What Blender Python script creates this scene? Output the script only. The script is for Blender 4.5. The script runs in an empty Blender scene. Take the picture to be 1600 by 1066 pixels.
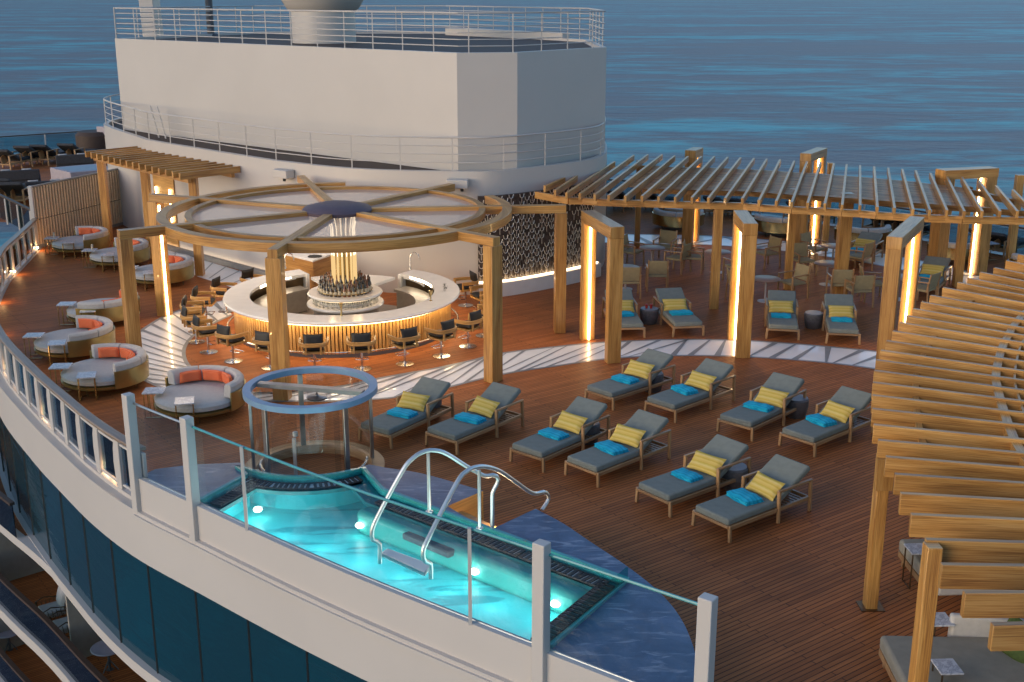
import bpy, bmesh, math, random
from math import sin, cos, tan, atan, atan2, pi, sqrt, radians, degrees, hypot
from mathutils import Vector, Matrix
random.seed(11)
sc = bpy.context.scene
col = sc.collection
# ------------------------------------------------------------------ camera
F, CX, CY, HC = 1850.0, 800.0, 533.0, 9.0
PT = atan(543/F)
cd = bpy.data.cameras.new('camera'); cam = bpy.data.objects.new('camera', cd); col.objects.link(cam)
cam.location = (0, 0, HC); cam.rotation_euler = (pi/2-PT, 0, 0)
cd.sensor_width = 36; cd.lens = F/1600*36; cd.clip_start = .1; cd.clip_end = 60000
sc.camera = cam
def at(px, py, z=0.0):                      # survey: where the sight line meets the level z
    u = (px-CX)/F; v = (py-CY)/F
    dy = cos(PT)-v*sin(PT); dz = -sin(PT)-v*cos(PT)
    t = (z-HC)/dz
    return Vector((u*t, dy*t, z))
def vat(px, py, a, b):                      # ... and where it meets the upright plane through a and b
    u = (px-CX)/F; v = (py-CY)/F
    d = Vector((u, cos(PT)-v*sin(PT), -sin(PT)-v*cos(PT)))
    n = Vector((b[1]-a[1], a[0]-b[0], 0))
    o = Vector((0, 0, HC))
    return o + d*((Vector((a[0], a[1], 0))-Vector((0, 0, 0))).dot(n)/d.dot(n))
def P2(v, z): return Vector((v[0], v[1], z))
def spline(pts, n=8, closed=False):
    pts = [Vector(p) for p in pts]; out = []
    N = len(pts)
    for i in range(N if closed else N-1):
        if closed: a, b, c, d = pts[(i-1) % N], pts[i], pts[(i+1) % N], pts[(i+2) % N]
        else:
            b, c = pts[i], pts[i+1]
            a = pts[i-1] if i else b+(b-c); d = pts[i+2] if i+2 < N else c+(c-b)
        for k in range(n):
            t = k/n
            out.append(.5*((2*b)+(c-a)*t+(2*a-5*b+4*c-d)*t*t+(3*b-a-3*c+d)*t**3))
    if not closed: out.append(pts[-1])
    return out
def resample(pts, step):
    pts = [Vector(p) for p in pts]
    L = [0]
    for a, b in zip(pts, pts[1:]): L.append(L[-1]+(b-a).length)
    n = max(1, round(L[-1]/step)); out = []; j = 0
    for k in range(n+1):
        s = L[-1]*k/n
        while j < len(L)-2 and L[j+1] < s: j += 1
        t = (s-L[j])/max(1e-9, L[j+1]-L[j]); out.append(pts[j].lerp(pts[j+1], min(1, t)))
    return out
def offset(pts, d):                          # to the left of travel
    o = []
    for i, p in enumerate(pts):
        a = pts[max(0, i-1)]; b = pts[min(len(pts)-1, i+1)]
        t = Vector((b[0]-a[0], b[1]-a[1])).normalized()
        o.append(Vector((p[0]-t.y*d, p[1]+t.x*d, p[2] if len(p) > 2 else 0)))
    return o
# ------------------------------------------------------------------ mesh builder
class MB:
    def __init__(s): s.v = []; s.f = []; s.uv = []; s.m = []
    def face(s, pts, uv=None, m=0):
        i = len(s.v); s.v += [tuple(p) for p in pts]; s.f.append(tuple(range(i, i+len(pts))))
        s.uv.append(uv or [(0, 0)]*len(pts)); s.m.append(m)
    def idx(s, verts, faces, m=0, uvs=None):
        i = len(s.v); s.v += [tuple(p) for p in verts]
        for f in faces:
            s.f.append(tuple(i+k for k in f)); s.m.append(m)
            s.uv.append([uvs[k] for k in f] if uvs else [(verts[k][0], verts[k][1]) for k in f])
        return s
    def beam(s, a, b, w, h, ref=(0, 0, 1), m=0, ce=None):
        a = Vector(a); b = Vector(b); d = b-a; L = d.length; d.normalize()
        ref = Vector(ref)
        if abs(d.dot(ref)) > .97: ref = Vector((1, 0, 0)) if abs(d.x) < .9 else Vector((0, 1, 0))
        sd = d.cross(ref).normalized(); up = sd.cross(d).normalized()
        o = random.random()*40; q = random.random()*9
        c = [(-1, -1), (1, -1), (1, 1), (-1, 1)]
        P = [[e+sd*(x*w/2)+up*(y*h/2) for x, y in c] for e in (a, b)]
        for k in range(4):
            k2 = (k+1) % 4; ww = w if k % 2 == 0 else h
            s.face([P[0][k], P[0][k2], P[1][k2], P[1][k]], [(o, q+k), (o, q+k+ww), (o+L, q+k+ww), (o+L, q+k)], m)
        s.face(P[0][::-1], [(o, q), (o, q+w), (o+.02, q+w), (o+.02, q)], m); s.face(P[1], [(o, q), (o, q+w), (o+.02, q+w), (o+.02, q)], m)
        return s
    def box(s, c, sz, rz=0, m=0):
        c = Vector(c); R = Matrix.Rotation(rz, 3, 'Z'); x, y, z = sz
        return s.beam(c-R @ Vector((x/2, 0, 0)), c+R @ Vector((x/2, 0, 0)), y, z, (0, 0, 1), m)
    def tube(s, pts, r, n=8, m=0, closed=False):
        pts = [Vector(p) for p in pts]; N = len(pts); rings = []
        t0 = (pts[1]-pts[0]).normalized(); ref = Vector((0, 0, 1)) if abs(t0.z) < .9 else Vector((1, 0, 0))
        nx = t0.cross(ref).normalized()
        for i, p in enumerate(pts):
            if closed: t = (pts[(i+1) % N]-pts[i-1]).normalized()
            else: t = (pts[min(N-1, i+1)]-pts[max(0, i-1)]).normalized()
            nx = (nx-t*nx.dot(t)).normalized(); ny = t.cross(nx)
            rr = r[i] if isinstance(r, (list, tuple)) else r
            rings.append([p+nx*cos(2*pi*k/n)*rr+ny*sin(2*pi*k/n)*rr for k in range(n)])
        vs = [v for R in rings for v in R]; fs = []
        for i in range(N if closed else N-1):
            j = (i+1) % N
            for k in range(n): fs.append((i*n+k, i*n+(k+1) % n, j*n+(k+1) % n, j*n+k))
        if not closed: fs += [tuple(range(n))[::-1], tuple((N-1)*n+k for k in range(n))]
        return s.idx(vs, fs, m)
    def lathe(s, prof, c=(0, 0, 0), n=32, a0=0, a1=2*pi, m=0, cap=True):
        full = abs(a1-a0-2*pi) < 1e-6; N = n if full else n+1; K = len(prof); vs = []; uvs = []
        for i in range(N):
            a = a0+(a1-a0)*i/n
            for r, z in prof:
                vs.append((c[0]+r*cos(a), c[1]+r*sin(a), c[2]+z)); uvs.append((a*max(r, .3), z))
        fs = []
        for i in range(n):
            j = (i+1) % N if full else i+1
            for k in range(K-1): fs.append((i*K+k, j*K+k, j*K+k+1, i*K+k+1))
        if not full and cap: fs += [tuple(range(K)), tuple((N-1)*K+k for k in range(K))[::-1]]
        return s.idx(vs, fs, m, uvs)
    def arc(s, c, r0, r1, a0, a1, z0, z1, n=32, m=0):   # ring segment with a square section
        full = abs(a1-a0-2*pi) < 1e-6
        return s.lathe([(r0, z0), (r1, z0), (r1, z1), (r0, z1), (r0, z0)], (c[0], c[1], 0), n, a0, a1, m, True)
    def prism(s, poly, z0, z1, m=0, mside=None):
        n = len(poly); a = [(p[0], p[1], z0) for p in poly]; b = [(p[0], p[1], z1) for p in poly]
        s.idx(a+b, [tuple(range(n))[::-1], tuple(range(n, 2*n))], m)
        ms = m if mside is None else mside; acc = 0
        for k in range(n):
            j = (k+1) % n; L = (Vector(a[j])-Vector(a[k])).length
            s.face([a[k], a[j], b[j], b[k]], [(acc, z0), (acc+L, z0), (acc+L, z1), (acc, z1)], ms); acc += L
        return s
    def strip(s, A, B, m=0):                 # sheet between two polylines
        n = len(A); acc = 0; uv = []
        for i in range(n):
            if i: acc += (Vector(A[i])-Vector(A[i-1])).length
            uv.append(acc)
        h = (Vector(A[0])-Vector(B[0])).length
        return s.idx(list(A)+list(B), [(i, i+1, n+i+1, n+i) for i in range(n-1)], m, [(u, 0) for u in uv]+[(u, h) for u in uv])
    def wall(s, pts, z0, z1, th, m=0):       # upright slab of thickness th along a polyline (to its left)
        A = [P2(p, z0) for p in pts]; B = offset(A, th)
        A1 = [P2(p, z1) for p in A]; B1 = [P2(p, z1) for p in B]
        s.strip(A, A1, m); s.strip(B1, B, m); s.strip(A1, B1, m); s.strip(B, A, m)
        s.face([A[0], B[0], B1[0], A1[0]], None, m); s.face([A[-1], B[-1], B1[-1], A1[-1]], None, m)
        return s
    def grid(s, f, nu, nv, m=0):
        vs = []; uv = []
        for i in range(nu+1):
            for j in range(nv+1): vs.append(f(i/nu, j/nv)); uv.append((i/nu, j/nv))
        return s.idx(vs, [(i*(nv+1)+j, (i+1)*(nv+1)+j, (i+1)*(nv+1)+j+1, i*(nv+1)+j+1) for i in range(nu) for j in range(nv)], m, uv)
    def pillow(s, M, w, h, t, n=12, m=0, ear=.06):   # stuffed cushion, pinched corners
        for sg in (1, -1):
            def f(u, v):
                x = 2*u-1; y = 2*v-1
                e = max(0, (1-x**4))*max(0, (1-y**4))
                k = 1-ear*(1-x*x)*0 - ear*(1-abs(y)**2)*abs(x)**3 
                k2 = 1-ear*(1-abs(x)**2)*abs(y)**3
                return M @ Vector((x*w/2*k, y*h/2*k2, sg*t/2*e**.6))
            s.grid(f, n, n, m)
        return s
    def xf(s, M):
        s.v = [tuple(M @ Vector(p)) for p in s.v]; return s
    def build(s, name, mats, parent=None, world=True, bevel=0, seg=2, smooth=40, weld=True):
        me = bpy.data.meshes.new(name)
        off = parent_loc(parent) if (parent and world) else Vector((0, 0, 0))
        me.from_pydata([(p[0]-off.x, p[1]-off.y, p[2]-off.z) for p in s.v], [], s.f)
        if not isinstance(mats, (list, tuple)): mats = [mats]
        for k in mats: me.materials.append(k)
        ul = me.uv_layers.new(name='UVMap'); flat = [c for f in s.uv for u in f for c in u]
        ul.data.foreach_set('uv', flat)
        me.polygons.foreach_set('material_index', s.m)
        bm = bmesh.new(); bm.from_mesh(me)
        if weld: bmesh.ops.remove_doubles(bm, verts=bm.verts, dist=1e-5)
        bmesh.ops.recalc_face_normals(bm, faces=bm.faces); bm.to_mesh(me); bm.free()
        if smooth:
            me.polygons.foreach_set('use_smooth', [True]*len(me.polygons)); me.set_sharp_from_angle(angle=radians(smooth))
        o = bpy.data.objects.new(name, me); col.objects.link(o)
        if parent: o.parent = parent
        if bevel:
            b = o.modifiers.new('bevel', 'BEVEL'); b.width = bevel; b.segments = seg; b.limit_method = 'ANGLE'; b.angle_limit = radians(50)
        return o
def parent_loc(p):
    l = Vector((0, 0, 0))
    while p: l += p.location; p = p.parent
    return l
def thing(name, label, cat, loc=(0, 0, 0), rz=0, group=None):
    o = bpy.data.objects.new(name, None); col.objects.link(o); o.empty_display_size = .2
    o.location = loc; o.rotation_euler = (0, 0, rz); return tag(o, label, cat, group)
def tag(o, label, cat, group=None):
    o['label'] = label; o['category'] = cat
    if group: o['group'] = group
    elif 'group' in o: del o['group']
    return o
def struct(o, label=None, kind='structure'):
    o['kind'] = kind
    if label: o['label'] = label
    return o
KIDS = {}
def kids(o): return [c for c in col.objects if c.parent == o]
def dup(root, loc, rz, label, group=None, cache={}):
    if root not in cache:
        def rec(o): return [(c, rec(c)) for c in kids(o)]
        cache[root] = rec(root)
    r = root.copy(); col.objects.link(r); r.location = loc; r.rotation_euler = (0, 0, rz); r['label'] = label
    if group: r['group'] = group
    def mk(lst, par):
        for c, sub in lst:
            n = c.copy(); col.objects.link(n); n.parent = par; mk(sub, n)
    mk(cache[root], r); return r
# ------------------------------------------------------------------ materials
def newmat(name):
    m = bpy.data.materials.new(name); m.use_nodes = True; nt = m.node_tree
    return m, nt, nt.nodes['Principled BSDF'], nt.nodes['Material Output']
def nd(nt, t, **k):
    n = nt.nodes.new(t)
    for a, b in k.items():
        if a in n.inputs: n.inputs[a].default_value = b
        else: setattr(n, a, b)
    return n
def lk(nt, a, b): nt.links.new(a, b)
def ramp(nt, stops):
    n = nt.nodes.new('ShaderNodeValToRGB'); e = n.color_ramp.elements
    while len(e) < len(stops): e.new(.5)
    for x, (p, c) in zip(e, stops): x.position = p; x.color = (*c, 1)
    return n
def plain(name, c, rough=.5, metal=0, var=.08, scale=6, bump=0, bscale=60, coat=0, spec=.5):
    m, nt, b, o = newmat(name)
    b.inputs['Roughness'].default_value = rough; b.inputs['Metallic'].default_value = metal
    b.inputs['Coat Weight'].default_value = coat; b.inputs['Specular IOR Level'].default_value = spec
    tc = nd(nt, 'ShaderNodeTexCoord'); n = nd(nt, 'ShaderNodeTexNoise', Scale=scale, Detail=5.0)
    lk(nt, tc.outputs['Object'], n.inputs['Vector'])
    r = ramp(nt, [(.3, tuple(x*(1-var) for x in c)), (.7, tuple(min(1, x*(1+var)) for x in c))])
    lk(nt, n.outputs['Fac'], r.inputs['Fac']); lk(nt, r.outputs['Color'], b.inputs['Base Color'])
    if bump:
        n2 = nd(nt, 'ShaderNodeTexNoise', Scale=bscale, Detail=3.0); lk(nt, tc.outputs['Object'], n2.inputs['Vector'])
        bp = nd(nt, 'ShaderNodeBump', Strength=bump, Distance=.01); lk(nt, n2.outputs['Fac'], bp.inputs['Height']); lk(nt, bp.outputs['Normal'], b.inputs['Normal'])
    return m
def wood(name, c1, c2, c3, rough=.4, coat=.22):
    m, nt, b, o = newmat(name)
    uv = nd(nt, 'ShaderNodeUVMap'); mp = nd(nt, 'ShaderNodeMapping'); mp.inputs['Scale'].default_value = (.8, 46, 1)
    lk(nt, uv.outputs['UV'], mp.inputs['Vector'])
    n = nd(nt, 'ShaderNodeTexNoise', Scale=1.6, Detail=7.0, Roughness=.62, Distortion=.5); lk(nt, mp.outputs['Vector'], n.inputs['Vector'])
    mp2 = nd(nt, 'ShaderNodeMapping'); mp2.inputs['Scale'].default_value = (.5, 5, 1); lk(nt, uv.outputs['UV'], mp2.inputs['Vector'])
    n2 = nd(nt, 'ShaderNodeTexNoise', Scale=1.3, Detail=4.0); lk(nt, mp2.outputs['Vector'], n2.inputs['Vector'])
    mx = nd(nt, 'ShaderNodeMath', operation='MULTIPLY_ADD'); lk(nt, n.outputs['Fac'], mx.inputs[0]); mx.inputs[1].default_value = .62
    m3 = nd(nt, 'ShaderNodeMath', operation='MULTIPLY'); lk(nt, n2.outputs['Fac'], m3.inputs[0]); m3.inputs[1].default_value = .38; lk(nt, m3.outputs[0], mx.inputs[2])
    r = ramp(nt, [(.39, c1), (.5, c2), (.61, c3)]); lk(nt, mx.outputs[0], r.inputs['Fac']); oi = nd(nt, 'ShaderNodeObjectInfo'); hv = nd(nt, 'ShaderNodeHueSaturation'); vr = nd(nt, 'ShaderNodeMapRange'); vr.inputs['To Min'].default_value = .78; vr.inputs['To Max'].default_value = 1.15
    lk(nt, oi.outputs['Random'], vr.inputs['Value']); lk(nt, vr.outputs[0], hv.inputs['Value']); lk(nt, r.outputs['Color'], hv.inputs['Color']); lk(nt, hv.outputs[0], b.inputs['Base Color'])
    b.inputs['Roughness'].default_value = rough; b.inputs['Coat Weight'].default_value = coat
    bp = nd(nt, 'ShaderNodeBump', Strength=.25, Distance=.004); lk(nt, n.outputs['Fac'], bp.inputs['Height']); lk(nt, bp.outputs['Normal'], b.inputs['Normal'])
    return m
def emit(name, c, s):
    m, nt, b, o = newmat(name); nt.nodes.remove(b)
    e = nd(nt, 'ShaderNodeEmission', Strength=s); e.inputs['Color'].default_value = (*c, 1); lk(nt, e.outputs[0], o.inputs['Surface']); return m
def glass(name, tint, gl=.08, rough=.02, fres=1.0):
    m, nt, b, o = newmat(name); nt.nodes.remove(b)
    t = nd(nt, 'ShaderNodeBsdfTransparent'); t.inputs['Color'].default_value = (*tint, 1)
    g = nd(nt, 'ShaderNodeBsdfGlossy', Roughness=rough); g.inputs['Color'].default_value = (.9, .95, 1, 1)
    fr = nd(nt, 'ShaderNodeFresnel', IOR=1.45); mu = nd(nt, 'ShaderNodeMath', operation='MULTIPLY_ADD'); lk(nt, fr.outputs[0], mu.inputs[0]); mu.inputs[1].default_value = fres; mu.inputs[2].default_value = gl*.3
    mx = nd(nt, 'ShaderNodeMixShader'); lk(nt, mu.outputs[0], mx.inputs[0]); lk(nt, t.outputs[0], mx.inputs[1]); lk(nt, g.outputs[0], mx.inputs[2]); lk(nt, mx.outputs[0], o.inputs['Surface'])
    return m
M = {}
M['oak'] = wood('oak', (.27, .112, .027), (.5, .24, .06), (.63, .35, .112))
M['oak2'] = wood('oak_light', (.3, .14, .032), (.5, .27, .08), (.62, .36, .13))
M['teakf'] = wood('teak_furniture', (.3, .15, .06), (.42, .225, .1), (.5, .29, .13))
M['handrail'] = wood('handrail_wood', (.2, .13, .08), (.3, .2, .13), (.38, .27, .18))
M['white'] = plain('white_paint', (.535, .49, .45), .42, var=.025, scale=.6)
M['white2'] = plain('white_stone', (.8, .77, .72), .18, var=.04, scale=3)
M['steel'] = plain('steel', (.62, .61, .6), .22, 1, .06, 8)
M['hsteel'] = plain('satin_steel', (.78, .74, .7), .36, .9, .05, 8)
M['steeld'] = plain('brushed_steel', (.42, .4, .38), .34, 1, .1, 8)
M['barsteel'] = plain('bar_steel', (.42, .38, .33), .35, .5, .08, 6)
M['brass'] = plain('brass', (.55, .42, .2), .26, 1, .08, 5)
M['bronze'] = plain('bronze', (.2, .14, .08), .4, 1, .1, 5)
M['cream'] = plain('cream_fabric', (.5, .46, .42), .9, var=.06, scale=14, bump=.25, bscale=220)
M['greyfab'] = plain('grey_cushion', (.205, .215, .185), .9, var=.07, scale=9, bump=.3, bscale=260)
M['taupe'] = plain('taupe_cushion', (.3, .255, .19), .9, var=.08, scale=7, bump=.3, bscale=260)
M['black'] = plain('black_leather', (.008, .007, .007), .55, var=.2, scale=12, bump=.15, bscale=90)
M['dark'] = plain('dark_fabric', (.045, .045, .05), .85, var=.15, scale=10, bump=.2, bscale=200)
M['olive'] = plain('olive_mesh', (.36, .28, .15), .8, var=.1, scale=10, bump=.2, bscale=200)
M['drum'] = plain('stone_drum', (.11, .1, .1), .6, var=.22, scale=14, bump=.4, bscale=40)
M['darkgrey'] = plain('dark_grey', (.09, .09, .1), .5)
M['brownrail'] = plain('brown_rail', (.06, .035, .022), .5)
M['browndeck'] = plain('brown_deck_paint', (.06, .036, .026), .7, var=.15, scale=2)
M['tabletop'] = plain('pink_table', (.3, .19, .14), .4, var=.08)
M['purple'] = plain('purple_cap', (.115, .082, .1), .5, var=.1)
M['curb'] = plain('grey_curb', (.3, .27, .23), .6)
M['pinkwall'] = plain('pale_box_paint', (.38, .33, .36), .6)
M['green'] = plain('green_fabric', (.06, .09, .018), .85, var=.25, scale=20, bump=.3, bscale=150)
M['yelfab'] = None
M['red'] = plain('red_drink', (.4, .03, .02), .3)
M['bottle'] = plain('dark_glass_bottle', (.03, .012, .006), .08, var=.3, coat=.6)
M['bottle2'] = plain('amber_bottle', (.2, .06, .015), .1, var=.2, coat=.6)
M['label'] = plain('bottle_label', (.55, .48, .36), .6, var=.1)
M['glassware'] = glass('glassware', (.93, .93, .9), .25)
M['pane'] = glass('clear_pane', (.96, .98, .98), .02, .01, .16)
M['showerpane'] = glass('shower_pane', (.82, .84, .83), .05, .01, .2)
M['canopy'] = None
M['tealglass'] = glass('teal_glass', (.55, .85, .82), 0, .1, 0)
M['tealkerb'] = plain('teal_kerb', (.05, .3, .3), .15, var=.1, coat=.5)
M['led'] = emit('warm_led', (1, .7, .34), 13)
M['led2'] = emit('warm_led_soft', (1, .72, .42), 3)
M['ledw'] = emit('white_led', (1, .82, .58), 7)
M['tube'] = emit('glow_tube', (1, .66, .28), .5)
M['tube2'] = emit('glow_tube_bright', (1, .82, .55), 1.4)
M['washer'] = emit('wall_washer', (1, .8, .55), 1.6)
M['counterled'] = emit('counter_led', (1, .74, .4), 9)
M['downlight'] = emit('canopy_downlight', (1, .83, .64), 9.5)
M['poollamp'] = emit('pool_lamp', (1, .97, .8), 7)
def marble():
    m, nt, b, o = newmat('blue_marble'); tc = nd(nt, 'ShaderNodeTexCoord')
    n = nd(nt, 'ShaderNodeTexNoise', Scale=1.9, Detail=10.0, Roughness=.68, Distortion=.6); lk(nt, tc.outputs['Object'], n.inputs['Vector'])
    mp = nd(nt, 'ShaderNodeMapping'); mp.inputs['Scale'].default_value = (1.2, 5, 1); mp.inputs['Rotation'].default_value = (0, 0, radians(-35)); lk(nt, tc.outputs['Object'], mp.inputs['Vector'])
    n2 = nd(nt, 'ShaderNodeTexNoise', Scale=1.2, Detail=8.0, Roughness=.6, Distortion=1.2); lk(nt, mp.outputs[0], n2.inputs['Vector'])
    r = ramp(nt, [(.33, (.04, .075, .15)), (.52, (.065, .115, .205)), (.7, (.11, .165, .28))]); lk(nt, n.outputs['Fac'], r.inputs['Fac'])
    r2 = ramp(nt, [(.55, (0, 0, 0)), (.68, (1, 1, 1))]); lk(nt, n2.outputs['Fac'], r2.inputs['Fac'])
    mx = nd(nt, 'ShaderNodeMix', data_type='RGBA'); mx.inputs[7].default_value = (.3, .34, .43, 1)
    ml = nd(nt, 'ShaderNodeMath', operation='MULTIPLY'); lk(nt, r2.outputs['Color'], ml.inputs[0]); ml.inputs[1].default_value = .75
    lk(nt, ml.outputs[0], mx.inputs[0]); lk(nt, r.outputs['Color'], mx.inputs[6]); lk(nt, mx.outputs[2], b.inputs['Base Color'])
    b.inputs['Roughness'].default_value = .32; return m
M['marble'] = marble()
def wmarble():
    m, nt, b, o = newmat('white_marble'); tc = nd(nt, 'ShaderNodeTexCoord')
    n = nd(nt, 'ShaderNodeTexNoise', Scale=5, Detail=8.0, Roughness=.6, Distortion=1.5); lk(nt, tc.outputs['Object'], n.inputs['Vector'])
    r = ramp(nt, [(.42, (.62, .6, .6)), (.5, (.38, .37, .39)), (.56, (.62, .6, .6))]); lk(nt, n.outputs['Fac'], r.inputs['Fac']); lk(nt, r.outputs['Color'], b.inputs['Base Color'])
    b.inputs['Roughness'].default_value = .2; return m
M['wmarble'] = wmarble()
DECK_ANG = radians(36)
def teak():
    m, nt, b, o = newmat('teak_planking'); tc = nd(nt, 'ShaderNodeTexCoord')
    mp = nd(nt, 'ShaderNodeMapping'); mp.inputs['Rotation'].default_value = (0, 0, -DECK_ANG); lk(nt, tc.outputs['Object'], mp.inputs['Vector'])
    br = nd(nt, 'ShaderNodeTexBrick'); br.offset = .37; br.inputs['Scale'].default_value = 1; br.inputs['Mortar Size'].default_value = .009; br.inputs['Mortar Smooth'].default_value = .3
    br.inputs['Brick Width'].default_value = 2.6; br.inputs['Row Height'].default_value = .088; br.inputs['Bias'].default_value = 0
    br.inputs['Color1'].default_value = (.52, .172, .054, 1); br.inputs['Color2'].default_value = (.37, .12, .039, 1); br.inputs['Mortar'].default_value = (.1, .042, .022, 1)
    lk(nt, mp.outputs[0], br.inputs['Vector'])
    mp2 = nd(nt, 'ShaderNodeMapping'); mp2.inputs['Scale'].default_value = (1, 26, 1); lk(nt, mp.outputs[0], mp2.inputs['Vector'])
    n = nd(nt, 'ShaderNodeTexNoise', Scale=1.5, Detail=6.0, Roughness=.6); lk(nt, mp2.outputs[0], n.inputs['Vector'])
    n3 = nd(nt, 'ShaderNodeTexNoise', Scale=.35, Detail=4.0); lk(nt, tc.outputs['Object'], n3.inputs['Vector'])
    r = ramp(nt, [(.3, (.72, .7, .68)), (.7, (1.15, 1.15, 1.15))]); lk(nt, n.outputs['Fac'], r.inputs['Fac'])
    r3 = ramp(nt, [(.3, (.7, .74, .78)), (.5, (1, 1, 1)), (.7, (1.14, 1.12, 1.1))]); lk(nt, n3.outputs['Fac'], r3.inputs['Fac'])
    a = nd(nt, 'ShaderNodeMix', data_type='RGBA', blend_type='MULTIPLY'); a.inputs[0].default_value = 1; lk(nt, br.outputs['Color'], a.inputs[6]); lk(nt, r.outputs['Color'], a.inputs[7])
    a2 = nd(nt, 'ShaderNodeMix', data_type='RGBA', blend_type='MULTIPLY'); a2.inputs[0].default_value = 1; lk(nt, a.outputs[2], a2.inputs[6]); lk(nt, r3.outputs['Color'], a2.inputs[7])
    lk(nt, a2.outputs[2], b.inputs['Base Color'])
    rr = nd(nt, 'ShaderNodeMapRange'); rr.inputs['To Min'].default_value = .42; rr.inputs['To Max'].default_value = .62; lk(nt, n3.outputs['Fac'], rr.inputs['Value']); lk(nt, rr.outputs[0], b.inputs['Roughness'])
    b.inputs['Specular IOR Level'].default_value = .1
    bp = nd(nt, 'ShaderNodeBump', Strength=.5, Distance=.006); lk(nt, br.outputs['Fac'], bp.inputs['Height']); bp.invert = True; lk(nt, bp.outputs['Normal'], b.inputs['Normal'])
    return m
M['teak'] = teak()
def stripes(name, cols, scale, axis=1, wob=.02):
    m, nt, b, o = newmat(name); uv = nd(nt, 'ShaderNodeUVMap')
    sp = nd(nt, 'ShaderNodeSeparateXYZ'); lk(nt, uv.outputs['UV'], sp.inputs[0])
    n = nd(nt, 'ShaderNodeTexNoise', Scale=9.0); lk(nt, uv.outputs['UV'], n.inputs['Vector'])
    ad = nd(nt, 'ShaderNodeMath', operation='MULTIPLY_ADD'); lk(nt, n.outputs['Fac'], ad.inputs[0]); ad.inputs[1].default_value = wob; lk(nt, sp.outputs[axis], ad.inputs[2])
    mu = nd(nt, 'ShaderNodeMath', operation='MULTIPLY'); lk(nt, ad.outputs[0], mu.inputs[0]); mu.inputs[1].default_value = scale
    fr = nd(nt, 'ShaderNodeMath', operation='FRACT'); lk(nt, mu.outputs[0], fr.inputs[0])
    r = ramp(nt, cols); lk(nt, fr.outputs[0], r.inputs['Fac']); lk(nt, r.outputs['Color'], b.inputs['Base Color']); b.inputs['Roughness'].default_value = .88
    n2 = nd(nt, 'ShaderNodeTexNoise', Scale=120.0); lk(nt, uv.outputs['UV'], n2.inputs['Vector'])
    bp = nd(nt, 'ShaderNodeBump', Strength=.25, Distance=.005); lk(nt, n2.outputs['Fac'], bp.inputs['Height']); lk(nt, bp.outputs['Normal'], b.inputs['Normal'])
    return m
M['yelfab'] = stripes('yellow_striped_fabric', [(0, (.62, .41, .08)), (.28, (.68, .48, .13)), (.42, (.55, .36, .05)), (.5, (.64, .43, .09)), (.72, (.69, .52, .18)), (.9, (.56, .39, .06))], 2.1, 1, .06)
M['turq'] = stripes('turquoise_towel', [(0, (.0, .34, .5)), (.45, (.01, .46, .62)), (.55, (.0, .28, .43)), (.8, (.02, .48, .64))], 2.2, 1, .08)
def dots():
    m, nt, b, o = newmat('coral_dotted_fabric'); uv = nd(nt, 'ShaderNodeUVMap'); mp = nd(nt, 'ShaderNodeMapping'); mp.inputs['Scale'].default_value = (16, 9, 1)
    lk(nt, uv.outputs['UV'], mp.inputs['Vector'])
    br = nd(nt, 'ShaderNodeTexBrick'); br.inputs['Scale'].default_value = 1; br.inputs['Brick Width'].default_value = 1; br.inputs['Row Height'].default_value = 1; br.inputs['Mortar Size'].default_value = .34; br.inputs['Mortar Smooth'].default_value = .1
    br.inputs['Color1'].default_value = (.8, .36, .22, 1); br.inputs['Color2'].default_value = (.82, .4, .27, 1); br.inputs['Mortar'].default_value = (.78, .13, .03, 1)
    lk(nt, mp.outputs[0], br.inputs['Vector']); lk(nt, br.outputs['Color'], b.inputs['Base Color']); b.inputs['Roughness'].default_value = .85; return m
M['coral'] = dots()
def canopyglass():
    m, nt, b, o = newmat('frosted_canopy'); t = nd(nt, 'ShaderNodeBsdfTransparent'); t.inputs['Color'].default_value = (.9, .83, .77, 1)
    b.inputs['Base Color'].default_value = (.8, .66, .55, 1); b.inputs['Roughness'].default_value = .12
    mx = nd(nt, 'ShaderNodeMixShader'); mx.inputs[0].default_value = .66; lk(nt, t.outputs[0], mx.inputs[1]); lk(nt, b.outputs[0], mx.inputs[2]); lk(nt, mx.outputs[0], o.inputs['Surface']); return m
M['canopy'] = canopyglass()
def water():
    m, nt, b, o = newmat('pool_water'); nt.nodes.remove(b)
    tc = nd(nt, 'ShaderNodeTexCoord'); n = nd(nt, 'ShaderNodeTexNoise', Scale=5.5, Detail=4.0, Distortion=.8); lk(nt, tc.outputs['Object'], n.inputs['Vector'])
    bp = nd(nt, 'ShaderNodeBump', Strength=.3, Distance=.03); lk(nt, n.outputs['Fac'], bp.inputs['Height'])
    t = nd(nt, 'ShaderNodeBsdfTransparent'); t.inputs['Color'].default_value = (.76, .98, .99, 1)
    g = nd(nt, 'ShaderNodeBsdfGlossy', Roughness=.04); lk(nt, bp.outputs[0], g.inputs['Normal'])
    fr = nd(nt, 'ShaderNodeFresnel', IOR=1.17); lk(nt, bp.outputs[0], fr.inputs['Normal'])
    mx = nd(nt, 'ShaderNodeMixShader'); lk(nt, fr.outputs[0], mx.inputs[0]); lk(nt, t.outputs[0], mx.inputs[1]); lk(nt, g.outputs[0], mx.inputs[2]); lk(nt, mx.outputs[0], o.inputs['Surface']); return m
M['water'] = water()
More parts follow.
